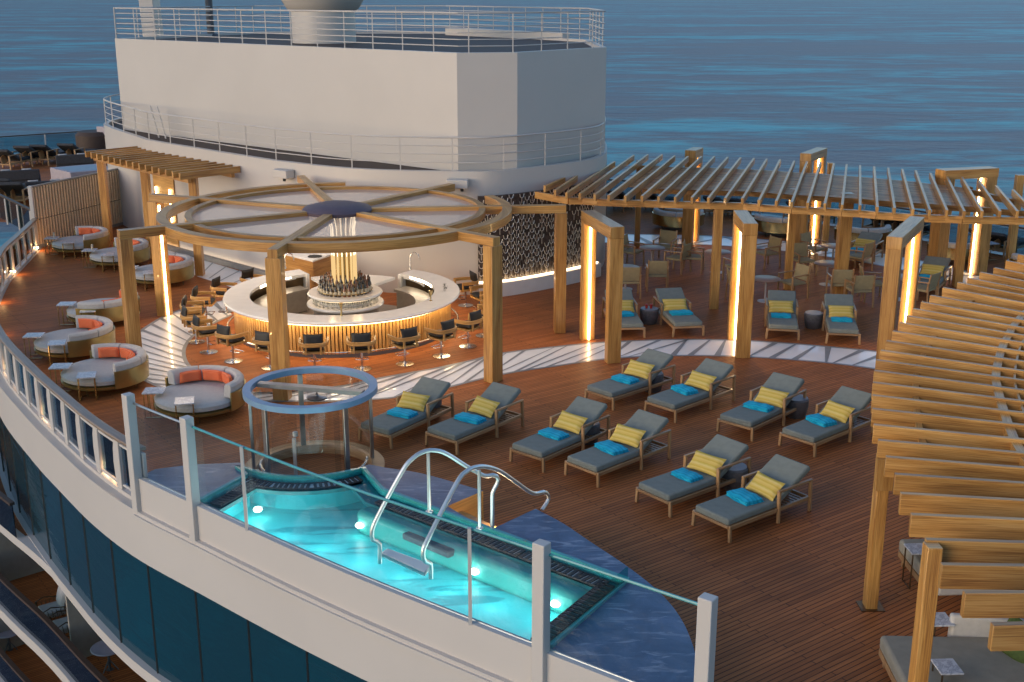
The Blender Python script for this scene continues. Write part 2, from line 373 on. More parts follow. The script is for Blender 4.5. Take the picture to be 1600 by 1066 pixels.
def pooltile():
    m, nt, b, o = newmat('turquoise_basin'); tc = nd(nt, 'ShaderNodeTexCoord')
    mp = nd(nt, 'ShaderNodeMapping'); mp.inputs['Rotation'].default_value = (0, 0, radians(38)); mp.inputs['Scale'].default_value = (.5, 2.2, 1); lk(nt, tc.outputs['Object'], mp.inputs['Vector'])
    n = nd(nt, 'ShaderNodeTexNoise', Scale=1.1, Detail=5.0, Distortion=1.2); lk(nt, mp.outputs[0], n.inputs['Vector'])
    r = ramp(nt, [(.4, (.015, .4, .47)), (.46, (.05, .68, .74)), (.75, (.075, .78, .83))]); lk(nt, n.outputs['Fac'], r.inputs['Fac']); lk(nt, r.outputs['Color'], b.inputs['Base Color']); b.inputs['Roughness'].default_value = .4; return m
M['pooltile'] = pooltile()
M['poolledge'] = plain('pale_teal_ledge', (.08, .55, .47), .4, var=.05)
def sea():
    m, nt, b, o = newmat('sea_water'); tc = nd(nt, 'ShaderNodeTexCoord')
    def nz(sx, sy, sc_, det, dist=0.0, rot=0):
        mp = nd(nt, 'ShaderNodeMapping'); mp.inputs['Scale'].default_value = (sx, sy, 1); mp.inputs['Rotation'].default_value = (0, 0, rot); lk(nt, tc.outputs['Object'], mp.inputs['Vector'])
        n = nd(nt, 'ShaderNodeTexNoise', Scale=sc_, Detail=det, Distortion=dist, Roughness=.6); lk(nt, mp.outputs[0], n.inputs['Vector']); return n
    n1 = nz(.5, 1.5, .0042, 7.0, .6, .12); n2 = nz(.45, 1, .05, 8.0, .5); n3 = nz(.6, 1, .35, 6.0)
    r = ramp(nt, [(.4, (.12, .105, .13)), (.5, (.09, .105, .14)), (.545, (.07, .2, .25)), (.61, (.05, .36, .42))])
    ad = nd(nt, 'ShaderNodeMath', operation='MULTIPLY_ADD'); lk(nt, n2.outputs['Fac'], ad.inputs[0]); ad.inputs[1].default_value = .45
    ml = nd(nt, 'ShaderNodeMath', operation='MULTIPLY'); lk(nt, n1.outputs['Fac'], ml.inputs[0]); ml.inputs[1].default_value = .55; lk(nt, ml.outputs[0], ad.inputs[2])
    n4 = nz(.5, 1.6, .16, 6.0); a3 = nd(nt, 'ShaderNodeMath', operation='MULTIPLY_ADD'); lk(nt, n4.outputs['Fac'], a3.inputs[0]); a3.inputs[1].default_value = .22; a4 = nd(nt, 'ShaderNodeMath', operation='MULTIPLY_ADD'); lk(nt, ad.outputs[0], a4.inputs[0]); a4.inputs[1].default_value = .9; a4.inputs[2].default_value = -.055; lk(nt, a4.outputs[0], a3.inputs[2])
    lk(nt, a3.outputs[0], r.inputs['Fac']); lk(nt, r.outputs['Color'], b.inputs['Base Color'])
    b.inputs['Roughness'].default_value = .4; b.inputs['Specular IOR Level'].default_value = .12
    hs = nd(nt, 'ShaderNodeMath', operation='MULTIPLY_ADD'); lk(nt, n3.outputs['Fac'], hs.inputs[0]); hs.inputs[1].default_value = .35; lk(nt, n2.outputs['Fac'], hs.inputs[2])
    bp = nd(nt, 'ShaderNodeBump', Strength=.55, Distance=3.0); lk(nt, hs.outputs[0], bp.inputs['Height']); lk(nt, bp.outputs[0], b.inputs['Normal'])
    return m
M['sea'] = sea()
def hullwin():
    m, nt, b, o = newmat('tinted_window'); b.inputs['Base Color'].default_value = (.003, .034, .055, 1); b.inputs['Roughness'].default_value = .05; b.inputs['IOR'].default_value = 1.6
    tc = nd(nt, 'ShaderNodeTexCoord'); mp = nd(nt, 'ShaderNodeMapping'); mp.inputs['Scale'].default_value = (.5, .5, 2.2); lk(nt, tc.outputs['Object'], mp.inputs['Vector']); n = nd(nt, 'ShaderNodeTexNoise', Scale=2.2, Detail=5.0, Distortion=.5); lk(nt, mp.outputs[0], n.inputs['Vector'])
    bp = nd(nt, 'ShaderNodeBump', Strength=.22, Distance=.05); lk(nt, n.outputs['Fac'], bp.inputs['Height']); lk(nt, bp.outputs[0], b.inputs['Normal']); return m
M['hullwin'] = hullwin()
M['wallw'] = plain('path_stone', (.88, .86, .84), .34, var=.04, scale=2, coat=.5)
M['wedge'] = plain('grey_inlay', (.24, .245, .25), .35, var=.1, scale=3)
M['tint'] = glass('dark_tinted_rail_glass', (.42, .54, .58), .1)
M['railglass'] = glass('rail_glass', (.62, .76, .8), .2)
SUN_EL, SUN_E, SUN_A, SUN_C = 12, .5, 40, (1, .72, .5)
SKY_S, EXPO, PL_W = .13, .95, 17
import mathutils.geometry
# ================================================================== SETTING
def xy(v): return (v[0], v[1])
def holed(mb, outer, holes, z, m=0):
    loops = [[Vector((p[0], p[1], 0)) for p in l] for l in [outer]+holes]
    v = [(p.x, p.y, z) for l in loops for p in l]
    mb.idx(v, [tuple(t) for t in mathutils.geometry.tessellate_polygon(loops)], m)
def sheet(pts, z, name, m, th=None):
    b = MB()
    holed(b, pts, [], z)
    return b.build(name, m, smooth=0)
# hull outline at deck level, from far left round to the near right
C0 = [(-18.6, 47.2), (-17.56, 42.8), (-16.91, 39.42), (-16.38, 36.84), (-14.7, 31.8), (-12.57, 27.65), (-10.66, 24.76), (-9.25, 22.83), (-8.08, 21.31), (-6.85, 19.95),
      (-5.33, 18.6), (-3.9, 17.35), (-2.95, 16.55), (-1.95, 15.75), (-.3, 14.5), (1.44, 13.2), (3.6, 11.6), (6.5, 9.6)]
C = resample(spline([(x, y, 0) for x, y in C0], 8), .3)
iP1 = min(range(len(C)), key=lambda i: (C[i]-Vector((-6.85, 19.95, 0))).length)
CE = C[:iP1+1]; CF = C[iP1:]
# shower sits in a round bay of the pool surround
SHC = Vector((-3.84, 21.4, 0))
ZM = .6
def ring_pts(c, r, a0, a1, n): return [Vector((c[0]+r*cos(radians(a0+(a1-a0)*i/n)), c[1]+r*sin(radians(a0+(a1-a0)*i/n)), 0)) for i in range(n+1)]
A1, B1, C1_, D1 = at(755, 767, ZM), at(699, 791, ZM), at(764, 829, ZM), at(837, 795, ZM)
arc_l = [at(243, 733, ZM), at(300, 726, ZM), at(372, 723, ZM)]
bay = ring_pts(SHC, 1.5, 214, 322, 14)
arc_r1 = spline([at(604, 731, ZM), at(650, 738, ZM), at(690, 748, ZM), A1], 5)
arc_r2 = spline([D1, at(880, 818, ZM), at(920, 845, ZM), at(980, 885, ZM), at(1030, 925, ZM), at(1063, 965, ZM), at(1083, 1010, ZM), at(1095, 1066, ZM), at(1094, 1110, ZM)], 5)
marble_in = arc_l+bay+arc_r1+[B1, C1_]+arc_r2          # deck-side edge of the surround
iE = min(range(len(CF)), key=lambda i: (xyd := (CF[i]-P2(arc_r2[-1], 0)).length))
marble_out = CF[:iE+1]
far_l = [at(-80, 224, 1.1), at(0, 213.5, 1.1), at(150, 203.5, 1.1)]
far_r = [at(940, 318), at(1200, 338), at(1400, 368), at(1600, 405), at(1700, 430)]
deck_poly = [xy(p) for p in offset(CE, .24)]+[xy(p) for p in marble_in[:]]+[xy(p) for p in CF[iE:]]+[(9, 8), (30, 10), (27, 30)]+[xy(p) for p in far_r[::-1]]+[(-6, 66)]+[xy(p) for p in far_l[::-1]]+[(-60, 72), (-34, 55), (-22.4, 48.4)]
struct(sheet(deck_poly, 0, 'deck', M['teak']))
b = MB(); L = 40000
b.face([(-L, -L, -28), (L, -L, -28), (L, L, -28), (-L, L, -28)]); struct(b.build('sea', M['sea'], smooth=0))
# ---- pale stone path with grey wedge inlays
def path_strip(A, B, n, name, w0=.16, w1=.04, seed=1, z=.004):
    A = resample(spline([P2(p, z) for p in A], 8), .25); B = spline([P2(p, z) for p in B], 8)
    N = len(A); 
    Lb = [0]
    for p, q in zip(B, B[1:]): Lb.append(Lb[-1]+(q-p).length)
    def along(P, t):
        LL = [0]
        for p, q in zip(P, P[1:]): LL.append(LL[-1]+(q-p).length)
        s = t*LL[-1]
        for j in range(len(P)-1):
            if LL[j+1] >= s: return P[j].lerp(P[j+1], (s-LL[j])/max(1e-9, LL[j+1]-LL[j]))
        return P[-1]
    Bs = [along(B, i/(N-1)) for i in range(N)]
    m = MB(); m.strip(A, Bs, 0)
    bd = offset(A, .05), offset(A, -.05); bd2 = offset(Bs, .05), offset(Bs, -.05)
    for p, q in (bd, bd2): m.strip([P2(x, z+.004) for x in p], [P2(x, z+.004) for x in q], 1)
    rnd = random.Random(seed); zz = z+.008
    for k in range(n):
        t = (k+.5)/n; sl = (rnd.uniform(-.18, .18) if (k < n*.42 and n > 30) else rnd.choice((-1, -.6, .1, .7, 1))*.55)/n
        a = along(A, min(1, max(0, t-sl))); c = along(Bs, min(1, max(0, t+sl)))
        ta = (along(A, min(1, t+.01))-along(A, t-.01)).normalized()
        wa, wc = (w0, w1) if rnd.random() < .5 else (w1, w0)
        m.face([P2(a-ta*wa/2, zz), P2(a+ta*wa/2, zz), P2(c+ta*wc/2, zz), P2(c-ta*wc/2, zz)], None, 1)
    return struct(m.build(name, [M['wallw'], M['wedge']], smooth=0))
pa = [(350, 470), (300, 480), (262, 492), (225, 514), (205, 533), (200, 556), (213, 585), (248, 604), (300, 618), (360, 625), (430, 627), (520, 627), (590, 624), (640, 618), (690, 608), (780, 586), (870, 572), (960, 560), (1060, 556), (1170, 558), (1280, 566), (1370, 577), (1480, 596)]
pb = [(362, 492), (335, 505), (308, 520), (293, 535), (287, 550), (292, 568), (312, 586), (345, 602), (390, 613), (450, 615), (520, 607), (590, 592), (640, 583), (680, 576), (740, 563), (780, 553), (870, 542), (950, 535), (1060, 531), (1170, 533), (1280, 541), (1370, 550), (1480, 566)]
path_strip([at(*p) for p in pa], [at(*p) for p in pb], 52, 'path', .17, .05, 4)
path_strip([at(*p) for p in [(930, 379), (1030, 381.5), (1110, 383), (1200, 390), (1260, 397), (1330, 407), (1420, 424), (1480, 437), (1560, 452)]], [at(*p) for p in [(930, 366), (1030, 367), (1110, 369), (1200, 375), (1280, 383), (1350, 392), (1440, 408), (1530, 428), (1600, 440)]], 13, 'path', .3, .06, 3)
# pale tiled floor at the foot of the white wall
fl = [at(*p) for p in [(236, 377), (255, 388), (395, 430), (420, 436), (370, 452), (352, 446), (310, 433), (262, 410), (228, 392)]]
m = MB(); holed(m, [xy(p) for p in fl], [], .005)
for k in range(9):
    t = k/8; p = fl[1].lerp(fl[3], t); q = fl[7].lerp(fl[4], t); d = (fl[3]-fl[1]).normalized()*.035
    m.face([P2(p-d, .009), P2(p+d, .009), P2(q+d, .009), P2(q-d, .009)], None, 1)
struct(m.build('path', [M['wallw'], M['wedge']], smooth=0))

# ================================================================== HULL
hull = thing('ship_hull', 'white curved ship hull with a band of dark tinted windows below the deck rail', 'ship hull', (C[0].x, C[0].y, -28))
Co = offset(C, -.12)
m = MB(); m.wall([P2(p, 0) for p in Co], -1.02, -.02, .5); m.wall([P2(p, 0) for p in offset(CF, -.16)], -.16, -.09, .4)
m.build('white_band', M['white'], hull, smooth=30)
Wn = resample(offset(C, -.02), 1.5)
i0 = min(range(len(Wn)), key=lambda i: abs(Wn[i].y-34))
for i in range(i0, len(Wn)-1):
    a, c = Wn[i], Wn[i+1]
    if a.y < 12.5: break
    d = (c-a).normalized()*.02
    k = MB(); k.wall([a+d, c-d], -3.42, -1.0, .06); wn = k.build('window', M['hullwin'], hull, smooth=0)
    k = MB(); k.beam(P2(a, -3.42), P2(a, -1.0), .035, .03); k.build('mullion', M['black'], wn)
k = MB(); k.wall(offset(C, .05), -3.42, -1.0, .3); k.build('inner_wall', M['darkgrey'], hull)
k = MB(); k.wall([P2(p, 0) for p in offset(C, -.14)], -3.62, -3.385, .6); k.build('white_ledge', M['white'], hull, smooth=30)
S0 = [(-26, 43), (-20, 35.2), (-16, 30.6), (-12.6, 26.7), (-10.75, 24.7), (-8.75, 22.35), (-6.2, 19.65), (-3, 16.6), (0, 13.9), (3, 11.4)]
S = resample(spline([(x, y, 0) for x, y in S0], 6), .5)
for z in (-3.4, -5.9, -8.4):
    k = MB(); k.wall(offset(S, -.2 if z < -4 else -.1), z-.28 if z < -4 else z-.22, z, .45 if z < -4 else 1.2); k.build('balcony_edge', M['white'], hull, smooth=30)
    FS = S if z < -4 else [p for p in S if p.y > 25.6]; k = MB(); k.strip([P2(p, z+.004) for p in offset(FS, .1)], [P2(p, z+.004) for p in offset(FS, 2.6)]); k.build('balcony_floor', M['teak'], hull, smooth=0)
    k = MB(); k.wall([P2(p, 0) for p in offset(S, 2.3)], z-2.2, z-.3, .1); k.build('balcony_wall', M['curb'], hull, smooth=0)
    SS = [p for p in S if p.y > 25.6] if z > -4 else S
    k = MB(); k.wall(offset(SS, -.12), z+.03, z+.86, .02); k.build('balcony_glass', M['tint'], hull, smooth=30)
    k = MB(); k.wall(offset(SS, -.17), z+.86, z+.93, .12); k.build('balcony_rail', M['brownrail'], hull, smooth=30)
k = MB(); k.wall(offset(S, -.28), -29, -8.74, .3); k.build('lower_side', M['white'], hull)
def partition(p, z):
    i = min(range(len(S)), key=lambda j: (S[j]-P2(p, 0)).length); a = offset(S, .15)[i]; c = offset(S, 2.2)[i]; k = MB(); k.beam(P2(a, z+.95), P2(c, z+.95), .06, 1.9, m=0)
    k.build('balcony_partition', M['curb'], hull, bevel=.02)
for px, py, z in [(172, 1015, -5.9), (15, 905, -5.9), (10, 1020, -8.4), (45, 660, -3.4)]: partition(at(px, py, z), z)
# ---- balcony furniture seen below
def balcony_chair(loc, rz, label):
    t = thing('balcony_armchair', label, 'armchair', loc, rz, 'armchairs on the balcony below')
    k = MB(); k.box((0, 0, .36), (.56, .56, .16)); k.build('seat_cushion', M['cream'], t, False, .04, 3)
    k = MB(); k.pillow(Matrix.Translation((0, .27, .66)) @ Matrix.Rotation(radians(75), 4, 'X'), .54, .5, .2); k.build('back_cushion', M['cream'], t, False)
    k = MB()
    for s in (-1, 1):
        k.tube([(s*.33, -.3, 0), (s*.33, -.3, .52), (s*.33, -.1, .6), (s*.33, .34, .5), (s*.33, .36, 0)], .018, 6)
        for q in range(7): k.tube([(s*.33, -.28+q*.1, .52), (s*.33, -.22+q*.1, .1)], .008, 5)
    for q in range(7): k.tube([(-.3+q*.1, .36, .2), (-.3+q*.1, .4, .7)], .008, 5)
    k.tube([(-.33, .36, .5), (-.3, .41, .72), (.3, .41, .72), (.33, .36, .5)], .018, 6); k.tube([(-.33, -.3, .24), (.33, -.3, .24), (.33, .34, .24), (-.33, .34, .24)], .018, 6, closed=True)
    k.build('woven_frame', M['bronze'], t, False); return t
c1 = at(82, 955, -5.6); c2 = at(105, 978, -5.6)
balcony_chair((c1.x, c1.y, -5.93), radians(-55), 'cream cushioned balcony armchair with woven sides, the farther of the pair')
balcony_chair((c2.x, c2.y, -5.93), radians(-55), 'cream cushioned balcony armchair with woven sides, the nearer of the pair')
for (px, py, z), lab in [((168, 1010, -5.3), 'small round grey balcony table beside the two cream armchairs'), ((12, 985, -7.8), 'small round grey balcony table on the lowest balcony at the lower left corner')]:
    p = at(px, py, z); t = thing('balcony_table', lab, 'table', (p.x, p.y, z-.63), 0, 'round balcony tables')
    k = MB(); k.lathe([(0, .58), (.36, .58), (.38, .6), (.36, .62), (0, .62)]); k.build('tabletop', M['pinkwall'], t, False)
    k = MB(); k.lathe([(0, 0), (.22, 0), (.22, .02), (.03, .04), (.03, .58), (0, .58)], n=16)
    for q in range(3): k.tube([(0, 0, .3), (.22*cos(q*2.1), .22*sin(q*2.1), 0)], .015, 6)
    k.build('pedestal', M['darkgrey'], t, False)

# ================================================================== DECK RAIL with sail fins
rail = thing('deck_railing', 'curved white deck railing with sail shaped fins, glass panes and a wooden handrail', 'railing', (C[0].x, C[0].y, 0))
RC = offset(CE, .12)
k = MB(); k.wall([P2(p, 0) for p in offset(RC, .1)], 1.06, 1.13, -.2); k.build('handrail', M['handrail'], rail, bevel=.02, smooth=30)
k = MB(); k.tube([P2(p, .95) for p in RC], .028, 6); k.tube([P2(p, .14) for p in RC], .028, 6); k.build('rail_tube', M['white'], rail)
k = MB(); k.wall([P2(p, 0) for p in offset(RC, .06)], -.02, .06, -.12); k.build('kerb', M['white'], rail, smooth=30)
RF = resample(RC, .98)
fins = []
for i, p in enumerate(RF):
    a = RF[max(0, i-1)]; c = RF[min(len(RF)-1, i+1)]; d = (c-a).normalized(); n = Vector((-d.y, d.x, 0)); k = MB()
    prof = [(-.02, .02), (-.13, .3), (-.155, .55), (-.12, .82), (-.02, 1.05), (.1, 1.05), (.1, .02)]
    for sg in (-.03, .03): pass
    A = [p+d*.03+n*x+Vector((0, 0, z)) for x, z in prof]; B = [p-d*.03+n*x+Vector((0, 0, z)) for x, z in prof]
    # broad face looks along the rail and outward: a leaf set at an angle
    wid = [.05, .13, .155, .13, .06]; zs = [.0, .3, .55, .82, 1.06]
    Lf = [p-d*w-n*.05+Vector((0, 0, z)) for w, z in zip(wid, zs)]; Rf = [p+d*.12-n*.05+Vector((0, 0, z)) for z in zs]
    Lb = [v+n*.07 for v in Lf]; Rb = [v+n*.07 for v in Rf]
    k.strip(Lf, Rf); k.strip(Rb, Lb); k.strip(Lb, Lf); k.strip(Rf, Rb); k.face([Lf[-1], Rf[-1], Rb[-1], Lb[-1]]); k.face([Lf[0], Lb[0], Rb[0], Rf[0]])
    fins.append(k.build('fin_post', M['white'], rail, bevel=.012))
    if i < len(RF)-1:
        k = MB(); q = RF[i+1]; k.beam(P2(p, .55)+d*.16, P2(q, .55)-d*.18, .012, .74); k.build('glass_pane', M['railglass'], rail, smooth=0)
LAMPS = []
for i, p in enumerate(RF):
    if i % 4 == 1 and p.y < 44:
        a = RF[i-1]; c = RF[min(len(RF)-1, i+1)]; d = (c-a).normalized(); n = Vector((-d.y, d.x, 0)); q = p+d*.2+n*.06
        k = MB(); k.lathe([(0, 0), (.035, 0), (.035, .05), (0, .06)], (q.x, q.y, .1), 10); k.build('rail_lamp', M['ledw'], fins[i])
        LAMPS.append((q+n*.12+Vector((0, 0, .22)), 3))

# ================================================================== POOL
surround = thing('pool_surround', 'raised blue marble platform with a curved edge around the pool', 'platform', (0, 17, 0))
LF, LB = at(322, 778, ZM), at(388, 744, ZM)
RB, RF_ = at(978, 909, ZM), at(848, 1010, ZM)
def inpt(p, d):                                   # front line just inside the bulwark
    i = min(range(len(CF)), key=lambda j: (CF[j]-P2(p, 0)).length); return offset(CF, d)[i]
fi0 = min(range(len(CF)), key=lambda j: (CF[j]-P2(LF, 0)).length); fi1 = min(range(len(CF)), key=lambda j: (CF[j]-P2(RF_, 0)).length)
front = offset(CF, .12)[fi0:fi1+1]
bayp = [p for p in ring_pts(SHC, 1.62, 222, 312, 14)]
pool_o = [P2(p, 0) for p in front][::-1]+[P2(LB, 0)]+bayp+[P2(at(596, 768, ZM), 0), P2(RB, 0)]
mo = offset(marble_out, .06)
k = MB(); holed(k, [xy(p) for p in marble_in]+[xy(p) for p in mo[::-1]], [[xy(p) for p in pool_o]], ZM)
k.build('marble_top', M['marble'], surround, smooth=0)
k = MB(); k.strip([P2(p, 0) for p in marble_in if p not in (B1,)], [P2(p, ZM-.002) for p in marble_in if p not in (B1,)]) if False else None
k.strip([P2(p, 0) for p in arc_l+bay+arc_r1], [P2(p, ZM) for p in arc_l+bay+arc_r1]); k.strip([P2(p, 0) for p in arc_r2], [P2(p, ZM) for p in arc_r2]); k.build('marble_riser', M['marble'], surround, smooth=0)
k = MB(); dA = (B1-A1).normalized()
k.strip([P2(A1, 0), P2(B1, 0), P2(C1_, 0), P2(D1, 0)], [P2(A1, ZM), P2(B1, ZM), P2(C1_, ZM), P2(D1, ZM)]); k.build('wooden_notch_lining', M['oak2'], surround, smooth=0)
k = MB()
for q in range(2):
    t0 = .05+.3*q; e0 = C1_.lerp(D1, .05); e1 = B1.lerp(A1, .05); f0 = C1_.lerp(D1, .7-.3*q); f1 = B1.lerp(A1, .7-.3*q)
    k.prism([xy(e0), xy(f0), xy(f1), xy(e1)], .2*q+.001, .2*(q+1))
k.build('step', M['oak2'], surround)
k = MB(); k.tube([P2(p, ZM+.01) for p in mo], .02, 6); k.build('edge_strip', M['steeld'], surround)

pool = thing('swimming_pool', 'small turquoise lit swimming pool with black grates at the edge of the deck', 'pool', (-1.5, 17, 0))
inner = pool_o
m = MB(); m.strip([P2(p, ZM+.0) for p in inner+[inner[0]]], [P2(p, .0) for p in inner+[inner[0]]])
holed(m, [xy(p) for p in inner], [], .0)
m.build('basin', M['pooltile'], pool, smooth=0)
nf = len(front)
backA, backB = pool_o[-2], pool_o[-1]; bd = (backB-backA).normalized(); bn = Vector((bd.y, -bd.x, 0))
if bn.dot(Vector((-1.5, 17, 0))-backA) < 0: bn = -bn
def slabq(a, b_, n_, w0, w1, z0, z1, name, mat, par, bv=0):
    k = MB(); k.prism([xy(a+n_*w0), xy(b_+n_*w0), xy(b_+n_*w1), xy(a+n_*w1)], z0, z1); return k.build(name, mat, par, bevel=bv)
k = MB(); k.wall(rim0 := [P2(p, 0) for p in pool_o[nf-1:]]+[P2(pool_o[0], 0)], ZM-.16, ZM-.09, -.36); k.build('gutter', M['tealkerb'], pool, smooth=30)
slabq(backA-bd*.05, backB-bd*.45, bn, .02, .6, .005, .45, 'bench', M['poolledge'], pool, .1)
m = MB(); holed(m, [xy(p) for p in inner], [], .53); m.build('water', M['water'], pool, smooth=0)
k = MB(); rim = [P2(p, 0) for p in pool_o[nf-1:]]+[P2(pool_o[0], 0)]
k.wall(rim, ZM-.1, ZM+.05, .07); k.build('rim', M['tealkerb'], pool, smooth=30)
k = MB(); k.wall([P2(p, ZM+.05) for p in rim[-2:]], ZM+.05, ZM+.24, .03); k.build('rim_glass', M['tealglass'], pool)
def grate(path, side, w=.24):
    path = [P2(p, 0) for p in path]; a = offset(path, side*.1); c = offset(path, side*(.1+w))
    k = MB(); z = ZM-.045
    for L_ in (a, c): k.tube([P2(p, z) for p in L_], .014, 6)
    A_ = resample(a, .095); n = len(A_)-1; Cc = spline(c, 1)
    for i in range(n+1):
        t = i/n
        def al(P_):
            P_ = resample(P_, .05); return P_[min(len(P_)-1, round(t*(len(P_)-1)))]
        p, q = A_[i], al(c); k.beam(P2(p, z), P2(q, z), .055, .03, m=0)
    k.build('grate', M['black'], pool)
    k = MB(); k.strip([P2(p, z-.008) for p in a], [P2(p, z-.008) for p in c]); k.build('grate_channel', M['white2'], pool, smooth=0)
grate([rim[0].lerp(rim[1], .1), rim[0].lerp(rim[1], .92)], -1)
grate(bayp[1:-1], -1)
g0, g1 = rim[-3], rim[-2]
grate([g0.lerp(g1, .04), g0.lerp(g1, .34)], -1); grate([g0.lerp(g1, .36), g0.lerp(g1, .64)], -1); grate([g0.lerp(g1, .66), g0.lerp(g1, .95)], -1)
grate([rim[-2].lerp(rim[-1], .08), rim[-2].lerp(rim[-1], .94)], -1)
POOLL = []
for px, py in [(402, 788), (562, 816), (742, 892), (868, 932)]:
    p = at(px, py, .3) if px < 500 else P2(vat(px, py, xy(backA+bn*.62), xy(backB+bn*.62)), .2); k = MB(); k.lathe([(0, -.045), (.06, -.032), (.08, 0), (.06, .032), (0, .045)], (p.x, p.y, .2), 14); k.build('pool_lamp', M['poollamp'], pool); POOLL.append(p)
tr = [at(628, 843, .3), at(700, 874, .3), at(718, 866, .3), at(648, 836, .3)]
k = MB(); k.prism([xy(p) for p in tr], .3, .42); k.build('upper_tread', M['darkgrey'], pool, bevel=.03)
tr = [at(594, 876, .4), at(664, 908, .4), at(676, 894, .4), at(606, 868, .4)]
k = MB(); k.prism([xy(p) for p in tr], .46, .54); k.build('lower_tread', M['white2'], pool, bevel=.03)
p = at(766, 828, ZM-.1); k = MB(); k.lathe([(0, 0), (.04, 0), (.04, .04), (0, .05)], (p.x+.05, p.y+.12, .42), 10); k.build('step_lamp', M['ledw'], surround); STEPL = (p.x+.1, p.y+.3, .5)
# ladder rails
def ladder(pts, foot_a, foot_b, sup, label):
    a, b_ = at(*foot_a, .45), at(*foot_b, ZM)
    P_ = [vat(x, y, a, b_) for x, y in pts]
    t = thing('pool_handrail', label, 'handrail', P2(a, .4), 0, 'arched handrails over the pool steps')
    k = MB(); k.tube(resample(spline(P_, 6), .08), .036, 10); k.build('rail_tube', M['hsteel'], t)
    p = vat(*sup[0], a, b_); q = vat(*sup[1], a, b_); k = MB(); k.tube([p, P2(p, q.z)], .028, 8); k.lathe([(0, 0), (.06, 0), (.06, .02), (0, .02)], (p.x, p.y, q.z), 12); k.build('support', M['hsteel'], t)
def c2(l): return [(560+x/3.136, 660+y/3.136) for x, y in l]
ladder(c2([(105, 690), (105, 640), (103, 592), (72, 578), (66, 550), (85, 480), (215, 240), (260, 183), (300, 153), (345, 138), (400, 142), (450, 165), (520, 210), (590, 250), (625, 264), (668, 259), (686, 285), (664, 330), (657, 350), (656, 430), (655, 525)]), (593.5, 880), (769, 826), [c2([(342, 150)])[0], c2([(345, 440)])[0]], 'polished steel arched pool handrail, the farther of the two')
ladder(c2([(355, 765), (355, 720), (353, 692), (325, 680), (317, 645), (332, 590), (480, 300), (530, 240), (575, 220), (625, 218), (690, 238), (760, 285), (830, 335), (868, 350), (913, 342), (933, 372), (912, 412), (900, 430)]), (673, 903), (846, 799), [c2([(592, 235)])[0], c2([(597, 520)])[0]], 'polished steel arched pool handrail, the nearer of the two')

# bulwark, posts and glass screen in front of the pool
bul = thing('glass_screen', 'white bulwark with white posts and tall clear glass panels in front of the pool', 'glass screen', (CF[0].x, CF[0].y, -.1))
BF = offset(CF, -.04)
k = MB(); k.wall(BF, -.1, ZM+.015, .1); k.build('bulwark', M['white'], bul, smooth=30)
posts = [((232, 735), .18), ((317, 781), .18), ((851, 1019), .19), ((1098, 1120), .19)]
PP = []
for (px, py), w in posts:
    p = at(px, py, ZM); i = min(range(len(BF)), key=lambda j: (BF[j]-P2(p, 0)).length); q = BF[i]; PP.append(i)
    d = (BF[min(i+1, len(BF)-1)]-BF[max(0, i-1)]).normalized()
    k = MB(); k.beam(P2(q, -.08), P2(q, 2.2), w, .17, ref=(-d.y, d.x, 0)); k.build('post', M['white'], bul, bevel=.012)
for a, c, mids in [(PP[0], PP[1], []), (PP[1], PP[2], [(393, 819), (746, 976)]), (PP[2], PP[3], [])]:
    seg = BF[a:c+1]
    if len(seg) < 2: continue
    k = MB(); k.wall(offset(seg, .05), ZM+.02, 2.02, .02); k.build('glass_panel', M['pane'], bul, smooth=30)
    k = MB(); k.tube([P2(p, 2.03) for p in offset(seg, .05)], .022, 6); k.build('top_rail', M['tealkerb'] if a != PP[0] else M['steeld'], bul)
    for px, py in mids:
        p = at(px, py, ZM); i = min(range(len(BF)), key=lambda j: (BF[j]-P2(p, 0)).length); q = BF[i]; k = MB(); k.beam(P2(q, ZM), P2(q, 2.06), .05, .05); k.build('slim_post', M['white'], bul)

# ================================================================== SHOWER
sh = thing('deck_shower', 'round glass shower cabin with a blue metal top ring beside the pool', 'shower', (SHC.x, SHC.y, 0))
ZS = 1.83
k = MB(); k.lathe([(1.12, ZS-.11), (1.27, ZS-.11), (1.27, ZS), (1.12, ZS), (1.12, ZS-.11)], SHC, 64)
k.build('top_ring', plain('blue_grey_metal', (.2, .33, .47), .4, .15, .05), sh)
k = MB(); d = Vector((cos(radians(-14)), sin(radians(-14)), 0)); k.beam(P2(SHC-d*1.07, ZS-.05), P2(SHC+d*1.07, ZS-.05), .16, .08); k.build('crossbar', M['steeld'], sh)
k = MB(); k.lathe([(0, 0), (.19, 0), (.2, .03), (.04, .06), (0, .14)], (SHC.x+.12, SHC.y-.03, ZS-.24), 24); k.build('shower_head', M['steeld'], sh)
k = MB(); k.lathe([(1.1, .001), (1.36, .001), (1.36, .2), (1.12, .2), (1.1, .17), (1.1, .001)], SHC, 48, radians(-60), radians(200)); k.build('plinth', M['teakf'], sh)
k = MB(); k.lathe([(0, .012), (1.1, .012)], SHC, 40); k.build('floor_tray', M['teak'], sh)
for a in (188, 232, 312, 20, 110): 
    p = SHC+Vector((cos(radians(a)), sin(radians(a)), 0))*1.15; k = MB(); k.beam(P2(p, .2 if a in (20, 110, 188) else .02), P2(p, ZS-.12), .1, .06, ref=(p-SHC)); k.build('upright', M['steeld'], sh, bevel=.008)
for a0, a1 in ((-60, 14), (26, 104), (116, 184), (238, 306)):
    k = MB(); k.lathe([(1.13, .24), (1.13, ZS-.14)], SHC, 16, radians(a0), radians(a1)); k.build('curved_pane', M['showerpane'], sh)
